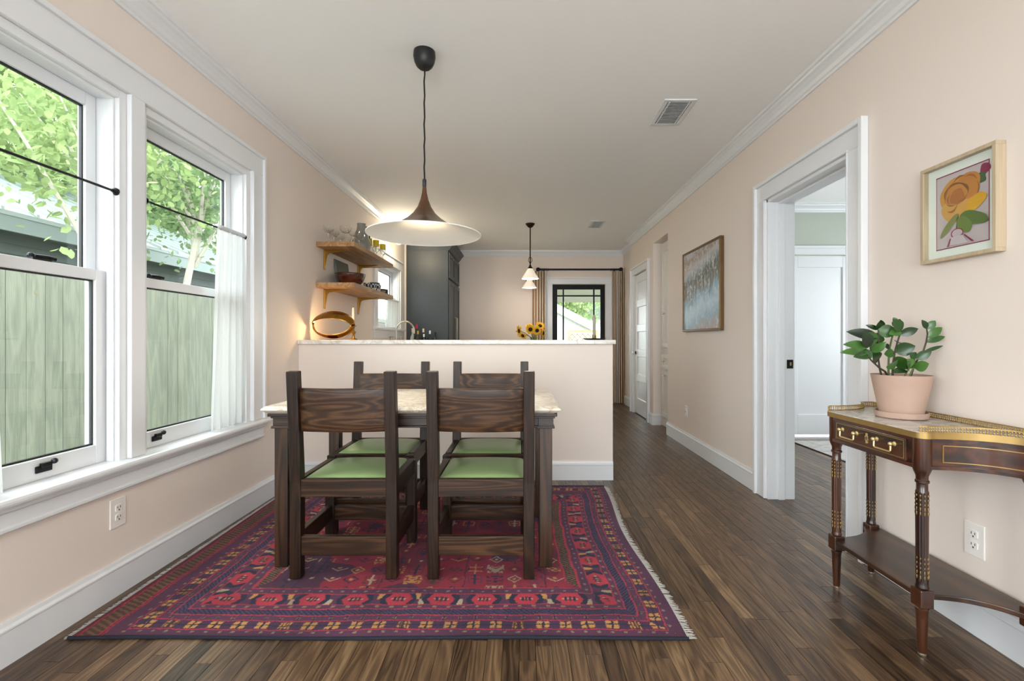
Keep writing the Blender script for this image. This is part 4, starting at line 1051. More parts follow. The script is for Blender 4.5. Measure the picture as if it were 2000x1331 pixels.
# ------------------------------------------------------------------ potted plant on the console
def plant():
    px, py, pz = 1.528, 1.905, .7678
    p = thing('potted_plant', 'glossy green leafy plant in blush clay pot on console', 'potted plant', (px, py, pz))
    clay = mat('blush_clay', '#b39787', .7, var=.07, vscale=14, bmp=.05, bscale=250)
    m = MB().lathe([(1e-4, .006), (.070, .006), (.1005, .168), (.1010, .172), (.0960, .172), (.093, .150), (.066, .02)], 48); m.f = m.f[:]
    obj('pot', m, clay, p, smooth=True)
    obj('saucer', MB().lathe([(.080, 0), (.086, .004), (.089, .026), (.085, .026), (.082, .006), (1e-4, .005)], 48), clay, p, smooth=True)
    obj('soil', MB().lathe([(1e-4, .150), (.0935, .150)], 32), mat('potting_soil', '#2d2119', .95, var=.3, vscale=60, bmp=.6, bscale=120), p)
    lm, nt, b = newmat('glossy_leaf'); f = noise(nt, coords(nt), 14, 2); oi = N(nt, 'ShaderNodeObjectInfo')
    f2 = mathn(nt, 'ADD', mathn(nt, 'MULTIPLY', f, .5), mathn(nt, 'MULTIPLY', oi.outputs['Random'], .5))
    nt.links.new(ramp(nt, f2, [(.2, '#0f2411'), (.5, '#24491c'), (.8, '#4a7430')]), b.inputs['Base Color']); b.inputs['Roughness'].default_value = .28
    stem_m = mat('plant_stem', '#3d3524', .6); stem_g = mat('green_stem', '#5d6a3a', .5)
    K = .000467
    def W3(cx, cz, d=0): return Vector(((cx - 748) * K, d, .172 + (572 - cz) * K))
    def leaf(base, tip, wd, par, tw=0.0, curl=.12):
        ax = tip - base; L = ax.length; ax = ax / L
        vw = Vector((.62, -.75, .1)).normalized()
        sd = ax.cross(Vector((-.55, -.8, .25))).normalized(); sd = (Matrix.Rotation(tw, 3, ax) @ sd); nr = sd.cross(ax)
        m = MB(); rows = 8
        for i in range(rows + 1):
            s = i / rows; w_ = wd * (math.sin(PI * min(1, s * .96 + .03) ** .85) ** .8); ce = base + ax * L * s + nr * (curl * L * (4 * s * (1 - s)) * .5)
            for j in (-1, -.5, 0, .5, 1): m.v.append(tuple(ce + sd * w_ * j + nr * (abs(j) * .16 * w_)))
        for i in range(rows):
            for j in range(4): a = i * 5 + j; m.f.append((a, a + 1, a + 6, a + 5))
        o = obj('leaf', m, lm, par, smooth=True, auto=None); return o
    def stem(pts, d0, d1, leaves, mm=stem_m, r=.0036):
        n = len(pts); P = [W3(x, z, d0 + (d1 - d0) * i / (n - 1)) for i, (x, z) in enumerate(pts)]
        P[0].z = .148
        so = obj('stem', MB().tube(P, [r * (1.2 - .5 * i / (n - 1)) for i in range(n)], 7), mm, p, smooth=True)
        for (bx, bz, tx, tz, wd, dd, tw) in leaves:
            q = min(P, key=lambda v: abs(v.x - (bx - 748) * K) + abs(v.z - .172 - (572 - bz) * K)); d = q.y
            leaf(W3(bx, bz, d), W3(tx, tz, d + dd), wd * K * .62, so, tw)
    stem([(655, 565), (600, 545), (545, 515), (470, 455), (430, 420), (400, 392)], 0, -.03, [
        (405, 385, 150, 380, 62, -.02, .2), (430, 330, 228, 312, 66, .01, .1), (425, 402, 240, 415, 60, -.04, -.2), (432, 335, 368, 205, 96, -.01, .6), (470, 375, 540, 290, 60, -.03, .5), (450, 430, 405, 345, 58, .02, .4), (440, 425, 330, 372, 60, .02, 0)])
    stem([(620, 566), (596, 500), (590, 420), (600, 300), (600, 185)], .02, .03, [
        (600, 180, 505, 142, 34, .01, 0), (600, 178, 590, 100, 70, -.02, .8), (600, 185, 715, 215, 92, -.03, .2), (596, 250, 362, 200, 80, .03, .1), (594, 270, 455, 240, 90, .01, -.3), (590, 330, 560, 230, 90, .04, .7), (590, 400, 520, 300, 92, .0, .4), (588, 455, 478, 390, 92, -.04, .1), (592, 300, 640, 210, 76, .03, .5)])
    stem([(655, 568), (660, 470), (670, 380), (690, 290), (708, 225), (716, 190)], -.01, -.02, [
        (712, 200, 610, 225, 60, .0, 0), (706, 225, 826, 178, 62, -.02, .4), (690, 300, 745, 290, 56, .03, .2), (672, 370, 792, 325, 96, -.03, .4), (668, 395, 612, 395, 84, .02, .5), (716, 192, 625, 110, 84, -.01, .3), (665, 430, 755, 500, 100, -.05, .9), (662, 460, 600, 520, 88, -.04, .8)])
    stem([(720, 566), (728, 440), (740, 340), (765, 250), (800, 150), (806, 118)], .05, .06, [
        (806, 125, 865, 120, 56, .0, .3), (806, 120, 782, 72, 34, .0, .2), (800, 140, 765, 115, 40, .0, 0), (795, 160, 735, 205, 58, -.03, .2), (742, 340, 690, 330, 50, .0, .3)], stem_g)
    stem([(800, 572), (828, 500), (858, 425), (885, 370), (898, 290), (896, 225), (876, 175)], -.01, -.05, [
        (880, 180, 930, 112, 52, -.01, .2), (878, 178, 835, 105, 40, .0, .3), (898, 250, 998, 168, 58, -.01, .1), (900, 290, 1036, 245, 44, -.01, .1), (885, 378, 1034, 322, 26, -.01, 0)])
    stem([(740, 572), (755, 540), (770, 480), (760, 430)], -.04, -.06, [
        (770, 430, 862, 364, 62, -.02, .3), (765, 500, 852, 470, 84, -.02, .7), (765, 430, 715, 390, 70, .0, .4)], stem_g, .003)
    stem([(680, 572), (690, 540), (700, 500)], -.05, -.07, [
        (700, 505, 662, 430, 96, -.01, .8), (690, 530, 545, 545, 60, -.02, .5), (695, 520, 640, 465, 90, -.02, .9)], stem_g, .003)
plant()

# ------------------------------------------------------------------ doors
def panel_door(name, label, L, H, npan, stile=.105, rails=None, parent_loc=(0, 0, 0), rz=0):
    """leaf in local xz, front towards -y; stiles and rails proud of recessed panels"""
    d = thing(name, label, 'door', parent_loc, rz, kind='structure')
    th = .036
    rails = rails or [.105] * (npan + 1)
    gap = (H - sum(rails)) / npan
    fr = MB().box(0, stile, 0, th, 0, H).box(L - stile, L, 0, th, 0, H); z = 0; pan = []
    for i in range(npan + 1):
        fr.box(stile, L - stile, 0, th, z, z + rails[i]); z += rails[i]
        if i < npan: pan.append((z, z + gap)); z += gap
    obj('leaf', fr, M['white'], d, bevel=.004)
    for a, b in pan: obj('panel', MB().box(stile - .004, L - stile + .004, .017, .028, a - .004, b + .004), M['white'], d, bevel=.003)
    return d
d1 = panel_door('door_1', 'white five-panel door with glass knob near the kitchen', D1[1] - D1[0] - .012, 2.012, 5, .11, [.22, .105, .105, .105, .105, .115], (XR + .016, D1[1] - .006, .010), -PI / 2)
kb = obj('knob', MB().lathe([(.008, 0), (.008, .02), (.024, .03), (.028, .042), (.022, .054), (1e-4, .056)], 18).moved(Matrix.Translation((.052, 0, .88)) @ Matrix.Rotation(PI / 2, 4, 'X')), mat('clear_knob', '#e8eef0', .08, 0, coat=.5), d1, smooth=True)
obj('rose', MB().lathe([(.026, 0), (.026, .004), (.012, .012), (.009, .016)], 18).moved(Matrix.Translation((.052, 0, .88)) @ Matrix.Rotation(PI / 2, 4, 'X')), M['black'], d1, smooth=True)
for zz in (.25, 1.0, 1.75): obj('hinge', MB().tube([(D1[1] - D1[0] - .010, -.006, zz), (D1[1] - D1[0] - .010, -.006, zz + .09)], .006, 8), M['white'], d1)
d3 = panel_door('door_3', 'white single-panel bedroom door below grey green wall', .734, 2.0, 1, .115, [.225, .125], (2.983, 5.305, .018))
obj('hinge', MB().box(.726, .736, -.004, .0, 1.985, 1.995), M['black'], d3)

# black glazed door
bd = thing('door_2', 'black glazed prairie-style door in the far wall', 'door', (D2[0], YF + .03, 0), kind='structure')
M['bdoor'] = mat('black_door_paint', '#0b0c0e', .5, spec=.25); LW = D2[1] - D2[0]
gx0, gx1, gz0, gz1 = .085, LW - .075, .32, 1.945
obj('leaf', MB().box(0, gx0, 0, .045, .01, 2.025).box(gx1, LW, 0, .045, .01, 2.025).box(gx0, gx1, 0, .045, .01, gz0).box(gx0, gx1, 0, .045, gz1, 2.025), M['bdoor'], bd, bevel=.004)
vx = [.19, .715]; hz = [1.835, .62]
for x in vx: obj('muntin', MB().box(x - .012, x + .012, .004, .041, gz0, gz1), M['bdoor'], bd, bevel=.002)
for z in hz: obj('muntin', MB().box(gx0, gx1, .006, .039, z - .012, z + .012), M['bdoor'], bd, bevel=.002)
xs = [gx0] + vx + [gx1]; zs = [gz0, .62, 1.835, gz1]
for i in range(3):
    for j in range(3): obj('pane', MB().box(xs[i] + .006, xs[i + 1] - .006, .020, .025, zs[j] + .006, zs[j + 1] - .006), M['pane'], bd)
obj('hinge', MB().box(-.006, .008, -.006, .002, 1.70, 1.80), M['bronze'], bd)
obj('handle', MB().box(LW - .055, LW - .025, -.008, 0, .94, 1.05).tube([(LW - .04, -.008, 1.0), (LW - .04, -.045, 1.0), (LW - .14, -.05, 1.0)], .008, 8), M['black'], bd, smooth=False)
# rod and drapes
rd = thing('drapery_rod', 'black drapery rod above the glazed door', 'curtain rod', (.985, YF - .10, 2.268))
obj('rod', MB().tube([(-.67, 0, 0), (.67, 0, 0)], .016, 12), M['black'], rd, smooth=True)
for s in (-1, 1):
    obj('finial', MB().ball((s * .70, 0, 0), .036, 14, 10).lathe([(.024, 0), (.024, .02)], 12, (s * .665, 0, -.01)), M['black'], rd, smooth=True)
    obj('bracket', MB().tube([(s * .60, 0, 0), (s * .60, .10, -.01)], .010, 8), M['black'], rd)
    for k in range(5): obj('ring', MB().tube([(s * (.53 + .033 * k), .021 * math.cos(a), -.004 + .024 * math.sin(a)) for a in np.linspace(0, 2 * PI, 13)], .003, 5, False), M['black'], rd)
def stripe_mat():
    m, nt, b = newmat('striped_linen'); a = N(nt, 'ShaderNodeAttribute', attribute_name='stripe')
    f = mathn(nt, 'FRACT', mathn(nt, 'MULTIPLY', a.outputs['Fac'], 5.0))
    nt.links.new(ramp(nt, f, [(0, '#a57f56'), (.45, '#a57f56'), (.50, '#efe8dc'), (.96, '#efe8dc')], 'CONSTANT'), b.inputs['Base Color']); b.inputs['Roughness'].default_value = .85; return m
M['stripe'] = stripe_mat()
def drape(label, xa0, xa1, xb0, xb1, seed, folds):
    t = thing('striped_drape', label, 'curtain', (0, YF - .10, 0), group='striped drapes at the glazed door'); nu, nv = 100, 24
    def fn(u, v):
        x = (xa0 + (xa1 - xa0) * u) * (1 - v ** 1.5) + (xb0 + (xb1 - xb0) * u) * v ** 1.5
        return (x, .034 * math.sin(folds * 2 * PI * u + seed + .5 * v) + .008 * math.sin(9 * u + 4 * v), 2.24 - 2.225 * v)
    o = obj('cloth', MB().grid(fn, nu, nv), M['stripe'], t, smooth=True, auto=None)
    a = o.data.attributes.new('stripe', 'FLOAT', 'POINT'); a.data.foreach_set('value', [i / nu for i in range(nu + 1) for j in range(nv + 1)])
drape('tan striped drape left of the glazed door, behind sunflowers', .19, .42, .19, .42, 1.0, 6)
drape('tan striped drape reaching the floor right of glazed door', 1.545, 1.735, 1.555, 1.742, 2.2, 6)

# built-in cabinet in the niche
M['cabw'] = mat('warm_white_cabinet', '#e4e2dc', .4)
nc = thing('built_in_cabinet', 'tall white built-in cabinet recessed in the right wall niche', 'cabinet', (1.764, 5.405, 0))
obj('body', MB().box(.022, .55, 0, .59, .0, 2.295), M['cabw'], nc); 
def shaker(y0, y1, z0, z1, nm):
    b = .055; m = MB().box(0, .022, y0, y0 + b, z0, z1).box(0, .022, y1 - b, y1, z0, z1).box(0, .022, y0 + b, y1 - b, z0, z0 + min(b, (z1 - z0) * .28)).box(0, .022, y0 + b, y1 - b, z1 - min(b, (z1 - z0) * .28), z1).box(.010, .022, y0 + b, y1 - b, z0, z1)
    return obj(nm, m, M['cabw'], nc, bevel=.003)
ud = shaker(.03, .56, .98, 2.22, 'door'); dr = shaker(.03, .56, .72, .90, 'drawer'); ld = shaker(.03, .56, .12, .70, 'door')
M['nickel'] = mat('brushed_nickel', '#c9c4ba', .25, 1)
obj('knob', MB().ball((-.018, .40, 1.40), .013, 12, 8).tube([(0, .40, 1.40), (-.015, .40, 1.40)], .005, 8), M['nickel'], ud, smooth=True)
obj('knob', MB().ball((-.018, .40, .82), .013, 12, 8).tube([(0, .40, .82), (-.015, .40, .82)], .005, 8), M['nickel'], dr, smooth=True)
obj('cup_pull', MB().tube([(-.002, .36, .64), (-.022, .38, .64), (-.022, .44, .64), (-.002, .46, .64)], .006, 8), M['nickel'], ld, smooth=True)

# bedroom rug
def bed_rug():
    m, nt, b = newmat('faded_oriental_pile'); v = coords(nt)
    n1 = noise(nt, v, 9, 5, .7, .8); n2 = noise(nt, coords(nt, (1, 3, 1)), 22, 4, .7)
    nt.links.new(ramp(nt, mathn(nt, 'MULTIPLY_ADD', n2, .5, mathn(nt, 'MULTIPLY', n1, .5)), [(.35, '#8b909c'), (.48, '#c3c0bf'), (.56, '#d8d3cd'), (.68, '#a98f8c')]), b.inputs['Base Color']); b.inputs['Roughness'].default_value = .95
    t = thing('bedroom_rug', 'faded grey and mauve rug on the bedroom floor', 'rug', (2.85, 2.6, 0))
    obj('pile', MB().box(.014, 1.9, .014, 2.42, 0, .009), m, t); obj('binding', MB().box(0, .016, 0, 2.43, 0, .008).box(0, 1.9, 2.418, 2.434, 0, .008), mat('dark_binding', '#3b2a2a', .9), t, bevel=.002)
bed_rug()
# ------------------------------------------------------------------ kitchen beyond the bar
bt = tag(obj('bar_top', MB().box(XL, .726, 3.630, 4.02, 1.046, 1.0785), M['quartz'], bevel=.003), 'long white veined stone bar top on the partition', 'countertop')
ZB = 1.0785
M['navy'] = mat('dark_slate_cabinet_paint', '#3a4147', .42, bmp=.01); M['steel'] = mat('satin_steel', '#b9b4a8', .28, 1)
def cab_front(par, x, y0, y1, z0, z1, nm, b=.06, m_=None, t=.02):
    m = MB().box(x, x + t, y0, y0 + b, z0, z1).box(x, x + t, y1 - b, y1, z0, z1).box(x, x + t, y0 + b, y1 - b, z0, z0 + b).box(x, x + t, y0 + b, y1 - b, z1 - b, z1).box(x, x + t * .5, y0 + b, y1 - b, z0 + b, z1 - b)
    return obj(nm, m, m_ or M['navy'], par, bevel=.003)
tc = thing('tall_cabinet', 'tall dark slate pantry cabinet at the kitchen end', 'cabinet', (XL + .002, 6.97, 0))
obj('body', MB().box(0, .640, 0, 1.12, 0, 2.40), M['navy'], tc, bevel=.002)
for y0, y1 in ((.02, .55), (.57, 1.10)):
    cab_front(tc, .641, y0, y1, 1.99, 2.37, 'door')
    dd = cab_front(tc, .641, y0, y1, .12, 1.96, 'door')
    hy = y1 - .035 if y0 < .1 else y0 + .035
    obj('pull', MB().tube([(.662, hy, .93), (.695, hy, .94), (.695, hy, 1.42), (.662, hy, 1.43)], .008, 8), M['steel'], dd, smooth=True)
obj('cornice', MB().prism([(-0, 2.40), (.645, 2.40), (.668, 2.42), (.700, 2.47), (.735, 2.50), (.735, 2.52), (0, 2.52)], 0, 1.12, 'y'), M['navy'], tc)
obj('filler_strip', MB().box(0, .025, -.012, .0, 0, 2.5), M['wall'], tc)
# counters with base units along the left wall
M['cabgrey'] = mat('slate_base_paint', '#454c52', .45)
for k, (ya, yb, lb) in enumerate(((4.06, 4.98, 'slate base cabinet nearest the bar below the shelves'), (5.0, 5.98, 'slate base cabinet under the kitchen sink'), (6.0, 6.95, 'slate base cabinet beside the tall pantry'))):
    bc = thing('base_cabinet', lb, 'cabinet', (XL + .002, ya, 0), group='slate base cabinets')
    obj('body', MB().box(0, .58, 0, yb - ya, .10, .865), M['cabgrey'], bc); obj('plinth', MB().box(0, .52, 0, yb - ya, 0, .10), M['black'], bc); w2 = (yb - ya) / 2
    for i in range(2):
        d_ = cab_front(bc, .58, i * w2 + .01, (i + 1) * w2 - .01, .12, .84, 'door', .05, M['cabgrey'])
        obj('knob', MB().ball((.615, w2 + (-.05 if i == 0 else .05), .76), .013, 10, 8), M['steel'], d_, smooth=True)
tag(obj('worktop', MB().box(XL + .002, -1.085, 4.04, 6.955, .868, .90), M['quartz'], bevel=.003), 'white stone worktop along the kitchen left wall', 'countertop')
isl = thing('kitchen_island', 'slate island with white top under the cone lamps', 'island', (.12, 6.65, 0))
obj('body', MB().box(-.38, .38, -.95, .95, .08, .868), M['cabgrey'], isl, bevel=.003); obj('plinth', MB().box(-.33, .33, -.9, .9, 0, .08), M['black'], isl); obj('top', MB().box(-.42, .42, -1.0, 1.0, .869, .90), M['quartz'], isl, bevel=.003)
for i in range(3): cab_front(isl, .381, -.93 + i * .62, -.31 + i * .62, .12, .84, 'panel', .05, M['cabgrey'], .012)
for i in range(2): obj('end_panel', MB().box(-.36 + i * .37, -.02 + i * .37, -.962, -.951, .12, .84), M['cabgrey'], isl, bevel=.004)
ZW = .90
# faucet
f = thing('bridge_faucet', 'brushed nickel arched kitchen faucet below the small window', 'faucet', (-1.615, 6.12, ZW))
arc = [(0, 0, .0), (0, 0, .28)] + [(.115 - .115 * math.cos(a), 0, .30 + .115 * math.sin(a)) for a in np.linspace(.15, PI - .1, 14)] + [(.232, 0, .26)]
obj('spout', MB().tube(arc, .011, 10), M['steel'], f, smooth=True); obj('base', MB().lathe([(.026, 0), (.024, .02), (.014, .03), (.014, .06)], 16), M['steel'], f, smooth=True)
for s in (-1, 1):
    h = obj('handle', MB().lathe([(.022, 0), (.014, .03), (.012, .15), (.015, .19), (.015, .205)], 14, (s * .035, s * .10, 0)), M['steel'], f, smooth=True)
    obj('lever', MB().tube([(s * .035 - .03, s * .10, .215), (s * .035 + .03, s * .10, .215)], .006, 8), M['steel'], h, smooth=True)
obj('bridge', MB().tube([(-.035, -.10, .10), (.035, .10, .10)], .009, 8), M['steel'], f, smooth=True)
# bottles by the cabinet
def bottle(label, x, y, h, r, body, cap, capm=None):
    b = thing('bottle', label, 'bottle', (x, y, ZW), group='bottles beside the tall cabinet')
    bo = obj('glass', MB().lathe([(r * .9, 0), (r, .01), (r, h * .58), (r * .8, h * .66), (r * .36, h * .76), (r * .34, h * .9)], 18), body, b, smooth=True)
    obj('cap', MB().lathe([(r * .40, h * .84), (r * .42, h * .985), (r * .36, h)], 14), cap, b, smooth=True)
    obj('label_band', MB().lathe([(r + .0008, h * .18), (r + .0008, h * .46)], 18), capm or mat('paper_label', '#d8d2c2', .8), b, smooth=True)
gg = mat('green_bottle_glass', '#16261a', .08, coat=.5); dg = mat('dark_bottle_glass', '#141416', .08, coat=.5); cg = mat('clear_bottle_glass', '#b9c4bf', .08, coat=.5)
ck = mat('cream_cap', '#ddd2b4', .5); wk = mat('white_cap', '#e8ecee', .4); gk = mat('gold_foil', '#c79a4a', .35, .8)
bottle('cork-capped bottle at left end of the kitchen bottle row', -1.555, 6.78, .345, .034, cg, ck)
bottle('red-topped wine bottle, tallest under the faucet arch', -1.485, 6.72, .400, .038, dg, mat('red_foil', '#a31f2c', .3, .3))
bottle('gold-foil bottle in front of the red-topped one', -1.44, 6.60, .305, .030, gg, gk)
bottle('cream-capped green bottle right of faucet arch', -1.405, 6.80, .340, .034, gg, ck)
bottle('white-capped dark bottle second from right in bottle row', -1.315, 6.82, .312, .033, dg, wk)
bottle('stout black-capped bottle at right end of the row', -1.24, 6.84, .292, .038, gg, M['black'], mat('silver_label', '#cfd6da', .4))
bottle('short amber bottle low in the middle of the row', -1.36, 6.62, .26, .028, mat('amber_glass', '#3a2a14', .1, coat=.5), wk)

# shelves
oak = wood('honey_oak', '#8a6540', '#a87f54', '#c29c6c', 'y', 8, .1, 14, .5, contrast=.7)
SX0, SX1, SY0, SY1 = XL, -1.396, 3.96, 5.165; ZU, ZL = 1.902, 1.560
def shelf(label, zt):
    s = thing('wall_shelf', label, 'shelf', (SX0, SY0, zt), group='oak kitchen wall shelves')
    D, L = SX1 - SX0, SY1 - SY0
    for a, b in ((0.001, .115), (.115, .255), (.255, D)): obj('board', MB().box(a, b - .0006, 0, L, -.040, 0), oak, s, bevel=.0012)
    for y in (.165, 1.02):
        br = obj('bracket', MB().box(.001, .008, y - .012, y + .012, -.212, -.041).box(.001, .215, y - .012, y + .012, -.046, -.0405), M['brass2'], s, bevel=.001)
        obj('gusset', MB().prism([(.008, -.046), (.205, -.046), (.045, -.068), (.030, -.085), (.008, -.205)], y - .003, y + .003, 'y'), M['brass2'], br)
shelf('upper honey oak wall shelf holding coupe glasses and jug', ZU)
shelf('lower honey oak wall shelf holding brown bowl and plates', ZL)
cgl = glass_pane('clear_glassware', (.86, .88, .88))
M['gware'] = None
def glass_bsdf():
    m, nt, b = newmat('crystal'); b.inputs['Base Color'].default_value = (.97, .98, .98, 1); b.inputs['Transmission Weight'].default_value = 1.0; b.inputs['Roughness'].default_value = .0; b.inputs['IOR'].default_value = 1.25; return m
M['gware'] = glass_bsdf()
def coupe(label, x, y, h=.146, r=.047):
    c = thing('coupe_glass', label, 'glass', (x, y, ZU), group='coupe glasses on the upper shelf')
    obj('bowl', MB().lathe([(.005, h - .060), (r * .55, h - .052), (r * .85, h - .036), (r, h - .016), (r * .97, h), (r * .92, h), (r * .95, h - .016), (r * .8, h - .034), (r * .5, h - .049), (.002, h - .056)], 22), M['gware'], c, smooth=True)
    obj('stem', MB().lathe([(.0042, .006), (.0034, .02), (.0034, h - .07), (.006, h - .058)], 12), M['gware'], c, smooth=True); obj('foot', MB().lathe([(.036, 0), (.036, .002), (.010, .005), (.004, .008)], 20), M['gware'], c, smooth=True)
coupe('coupe glass nearest the wall at the front left of shelf', -1.640, 4.035)
coupe('coupe glass second back in the wall-side row', -1.645, 4.17)
coupe('coupe glass third back in the wall-side row', -1.640, 4.305)
coupe('coupe glass last of the wall-side row, behind the others', -1.640, 4.44)
coupe('coupe glass at front centre of upper shelf', -1.500, 4.045, .146, .05)
coupe('coupe glass second back in the room-side row', -1.475, 4.175)
coupe('coupe glass last of room-side row, against the grey jug', -1.470, 4.300, .138)
gly = mat('grey_stoneware', '#8d8a80', .35, var=.06, vscale=10)
j = thing('stoneware_jug', 'grey stoneware jug on the upper shelf behind the coupes', 'jug', (-1.552, 4.60, ZU))
obj('body', MB().lathe([(.060, 0), (.076, .02), (.088, .08), (.084, .13), (.060, .20), (.044, .245), (.040, .285), (.042, .305), (.036, .306), (.034, .28), (.036, .245), (.01, .24)], 30), gly, j, smooth=True)
obj('handle', MB().tube([(.030, .045, .285), (.045, .075, .27), (.052, .092, .22), (.045, .080, .16)], .009, 8), mat('black_handle', '#191817', .4), j, smooth=True)
for k, (x, y, lb, h) in enumerate(((-1.560, 4.86, 'yellow-rimmed tall glass closest to the grey jug', .215), (-1.500, 4.90, 'yellow-rimmed tall glass in the middle of three', .205), (-1.462, 5.00, 'yellow-rimmed tall glass at end of the upper shelf', .185))):
    g = thing('footed_glass', lb, 'glass', (x, y, ZU), group='yellow-rimmed glasses')
    obj('cup', MB().lathe([(.004, h * .34), (.022, h * .45), (.029, h * .75), (.031, h), (.028, h), (.026, h * .75), (.019, h * .47), (.002, h * .38)], 18), M['gware'], g, smooth=True)
    obj('rim_glaze', MB().lathe([(.0300, h * .70), (.0320, h * .99), (.0314, h * 1.0)], 18), mat('yellow_glass_%d' % k, '#cdb62a', .15), g, smooth=True)
    obj('stem', MB().lathe([(.030, 0), (.028, .004), (.006, .010), (.005, h * .35)], 14), M['gware'], g, smooth=True)
# lower shelf
tag(obj('slate_board', MB().prism([(0, 0), (.010, 0), (-.026, .262), (-.036, .260)], -.165, .165, 'y').moved(Matrix.Translation((-1.680, 4.50, ZL))), mat('slate_green', '#5f655b', .5, var=.05), bevel=.002), 'dark grey green board leaning on the wall behind bowl', 'board')
bw = thing('wooden_bowl', 'large glossy brown wooden bowl on the lower shelf', 'bowl', (-1.552, 4.30, ZL))
obj('bowl', MB().lathe([(.052, 0), (.076, .008), (.110, .045), (.130, .090), (.134, .112), (.128, .113), (.122, .09), (.098, .045), (.056, .016), (.001, .014)], 40), wood('dark_turned_wood', '#2a110b', '#4a2015', '#6a3320', 'x', 12, .2, 10, .18, coat=.8), bw, smooth=True)
obj('rim', MB().tube([(.131 * math.cos(a), .131 * math.sin(a), .113) for a in np.linspace(0, 2 * PI, 41)], .004, 6, False), mat('dark_rim', '#241511', .3), bw, smooth=True)
def pat_mat():
    m, nt, b = newmat('black_white_pattern'); ck_ = N(nt, 'ShaderNodeTexChecker'); ck_.inputs['Scale'].default_value = 55; nt.links.new(coords(nt, (1, 1, .6)), ck_.inputs['Vector'])
    ck_.inputs[1].default_value = lin('#1d1f22'); ck_.inputs[2].default_value = lin('#d9dcdc'); nt.links.new(ck_.outputs[0], b.inputs['Base Color']); b.inputs['Roughness'].default_value = .25; return m
pm = pat_mat()
for x, y, lb in ((-1.500, 4.60, 'patterned black and white cup right behind the bowl'), (-1.462, 4.675, 'middle patterned black and white cup'), (-1.440, 4.755, 'patterned black and white cup nearest grey plates')):
    c = thing('patterned_cup', lb, 'cup', (x, y, ZL), group='patterned cups on the lower shelf')
    obj('body', MB().lathe([(.022, 0), (.026, .004), (.033, .07), (.030, .07), (.024, .008), (.001, .006)], 20), pm, c, smooth=True); obj('foot', MB().lathe([(.020, -.0), (.020, .004)], 16), M['black'], c, smooth=True)
dk = mat('grey_glaze', '#5d625f', .3); dk2 = mat('black_glaze', '#2e3236', .3)
for k in range(7): tag(obj('grey_bowl', MB().lathe([(.030, 0), (.045, .004), (.056, .030), (.053, .030), (.040, .008), (.001, .006)], 24).moved(Matrix.Translation((-1.508, 4.87, ZL + k * .0125))), dk, smooth=True), ['bottom', 'second lowest', 'third lowest', 'middle', 'third highest', 'second highest', 'topmost'][k] + ' grey bowl of the stack on the lower shelf', 'bowl', 'stacked grey bowls')
for k in range(6): tag(obj('dark_plate', MB().lathe([(.05, 0), (.06, .003), (.088, .011), (.086, .013), (.055, .006), (.001, .005)], 30).moved(Matrix.Translation((-1.505, 5.045, ZL + k * .0085))), dk2 if k < 5 else dk, smooth=True), ['lowest', 'second lowest', 'third lowest', 'third highest', 'second highest', 'topmost'][k] + ' dark plate in the stack at the shelf end', 'plate', 'stacked dark plates')
tag(obj('small_bowl', MB().lathe([(.018, 0), (.026, .003), (.038, .028), (.036, .028), (.022, .006), (.001, .005)], 20).moved(Matrix.Translation((-1.438, 4.90, ZL))), mat('tan_glaze', '#a99a84', .35), smooth=True), 'small tan bowl in front of the plate stack', 'bowl')

# crescent lamp on the bar
def crescent_lamp():
    t = thing('crescent_lamp', 'glowing brass oval crescent lamp on the bar top', 'table lamp', (-1.512, 3.79, ZB), .0)
    a, zc, b_ = .166, .123, .110
    def sec(th, v):
        # v 0: back rim, 1: front lip; deep visor on top, slim at the foot
        s = math.sin(th); c = math.cos(th)
        dep = .115 if s > 0 else .085
        ai = a * (.90); zi = (.052 if s > 0 else .078) * s
        xo, zo = a * c, b_ * s
        xi, zi = ai * c, zi - (.006 if s > 0 else .004)
        bul = math.sin(PI * v) * .010
        x = xo + (xi - xo) * v ** 1.3 + c * bul; z = zo + (zi - zo) * v ** 1.3 + s * bul
        y = .045 - dep * v * (.35 + .65 * abs(s) ** .5)
        return (x, y, zc + z)
    def fn(u, v): return sec(2 * PI * u, v)
    m = MB().grid(fn, 72, 10)
    obj('shell', m, mat('polished_brass', '#a9792f', .22, 1), t, smooth=True, auto=None, solid=.002)
    pts = [Vector(sec(th, .55)) + Vector((0, 0, -.007 if math.sin(th) > 0 else .004)) for th in np.linspace(.35, PI - .35, 30)]
    obj('led_strip', MB().tube([(p.x * .95, p.y, p.z - .004) for p in pts], .0035, 6), emit('warm_led', '#ffcf87', 40), t, smooth=True)
    obj('foot', MB().lathe([(.045, 0), (.046, .003), (.012, .006)], 24), M['brass2'], t, smooth=True)
    for x, e in ((0, 1.3), (-.07, .4), (.07, .4)):
        l = bpy.data.lights.new('crescent_glow', 'POINT'); l.energy = e; l.color = (1, .70, .36); l.shadow_soft_size = .03
        lo = bpy.data.objects.new('crescent_glow', l); COL.objects.link(lo); lo.parent = t; lo.location = (x, .0, .13)
crescent_lamp()
cs_ = thing('candlestick', 'turned brass candlestick with cream candle beside the lamp', 'candlestick', (-1.382, 3.90, ZB))
obj('stem', MB().lathe([(.034, 0), (.032, .008), (.012, .016), (.010, .045), (.020, .060), (.020, .068), (.009, .076), (.008, .10), (.012, .108), (.026, .114), (.026, .118), (.012, .120), (.011, .135)], 22), M['brass2'], cs_, smooth=True)
cd = obj('candle', MB().lathe([(.0105, .122), (.0095, .262), (.004, .268)], 16), mat('cream_wax', '#e6dcbc', .5), cs_, smooth=True)
obj('wick', MB().tube([(0, 0, .266), (.001, 0, .280)], .0014, 6), M['black'], cd)
dc = thing('dish_candle', 'grey taper candle standing in a dark dish on the bar', 'candle dish', (.585, 3.80, ZB))
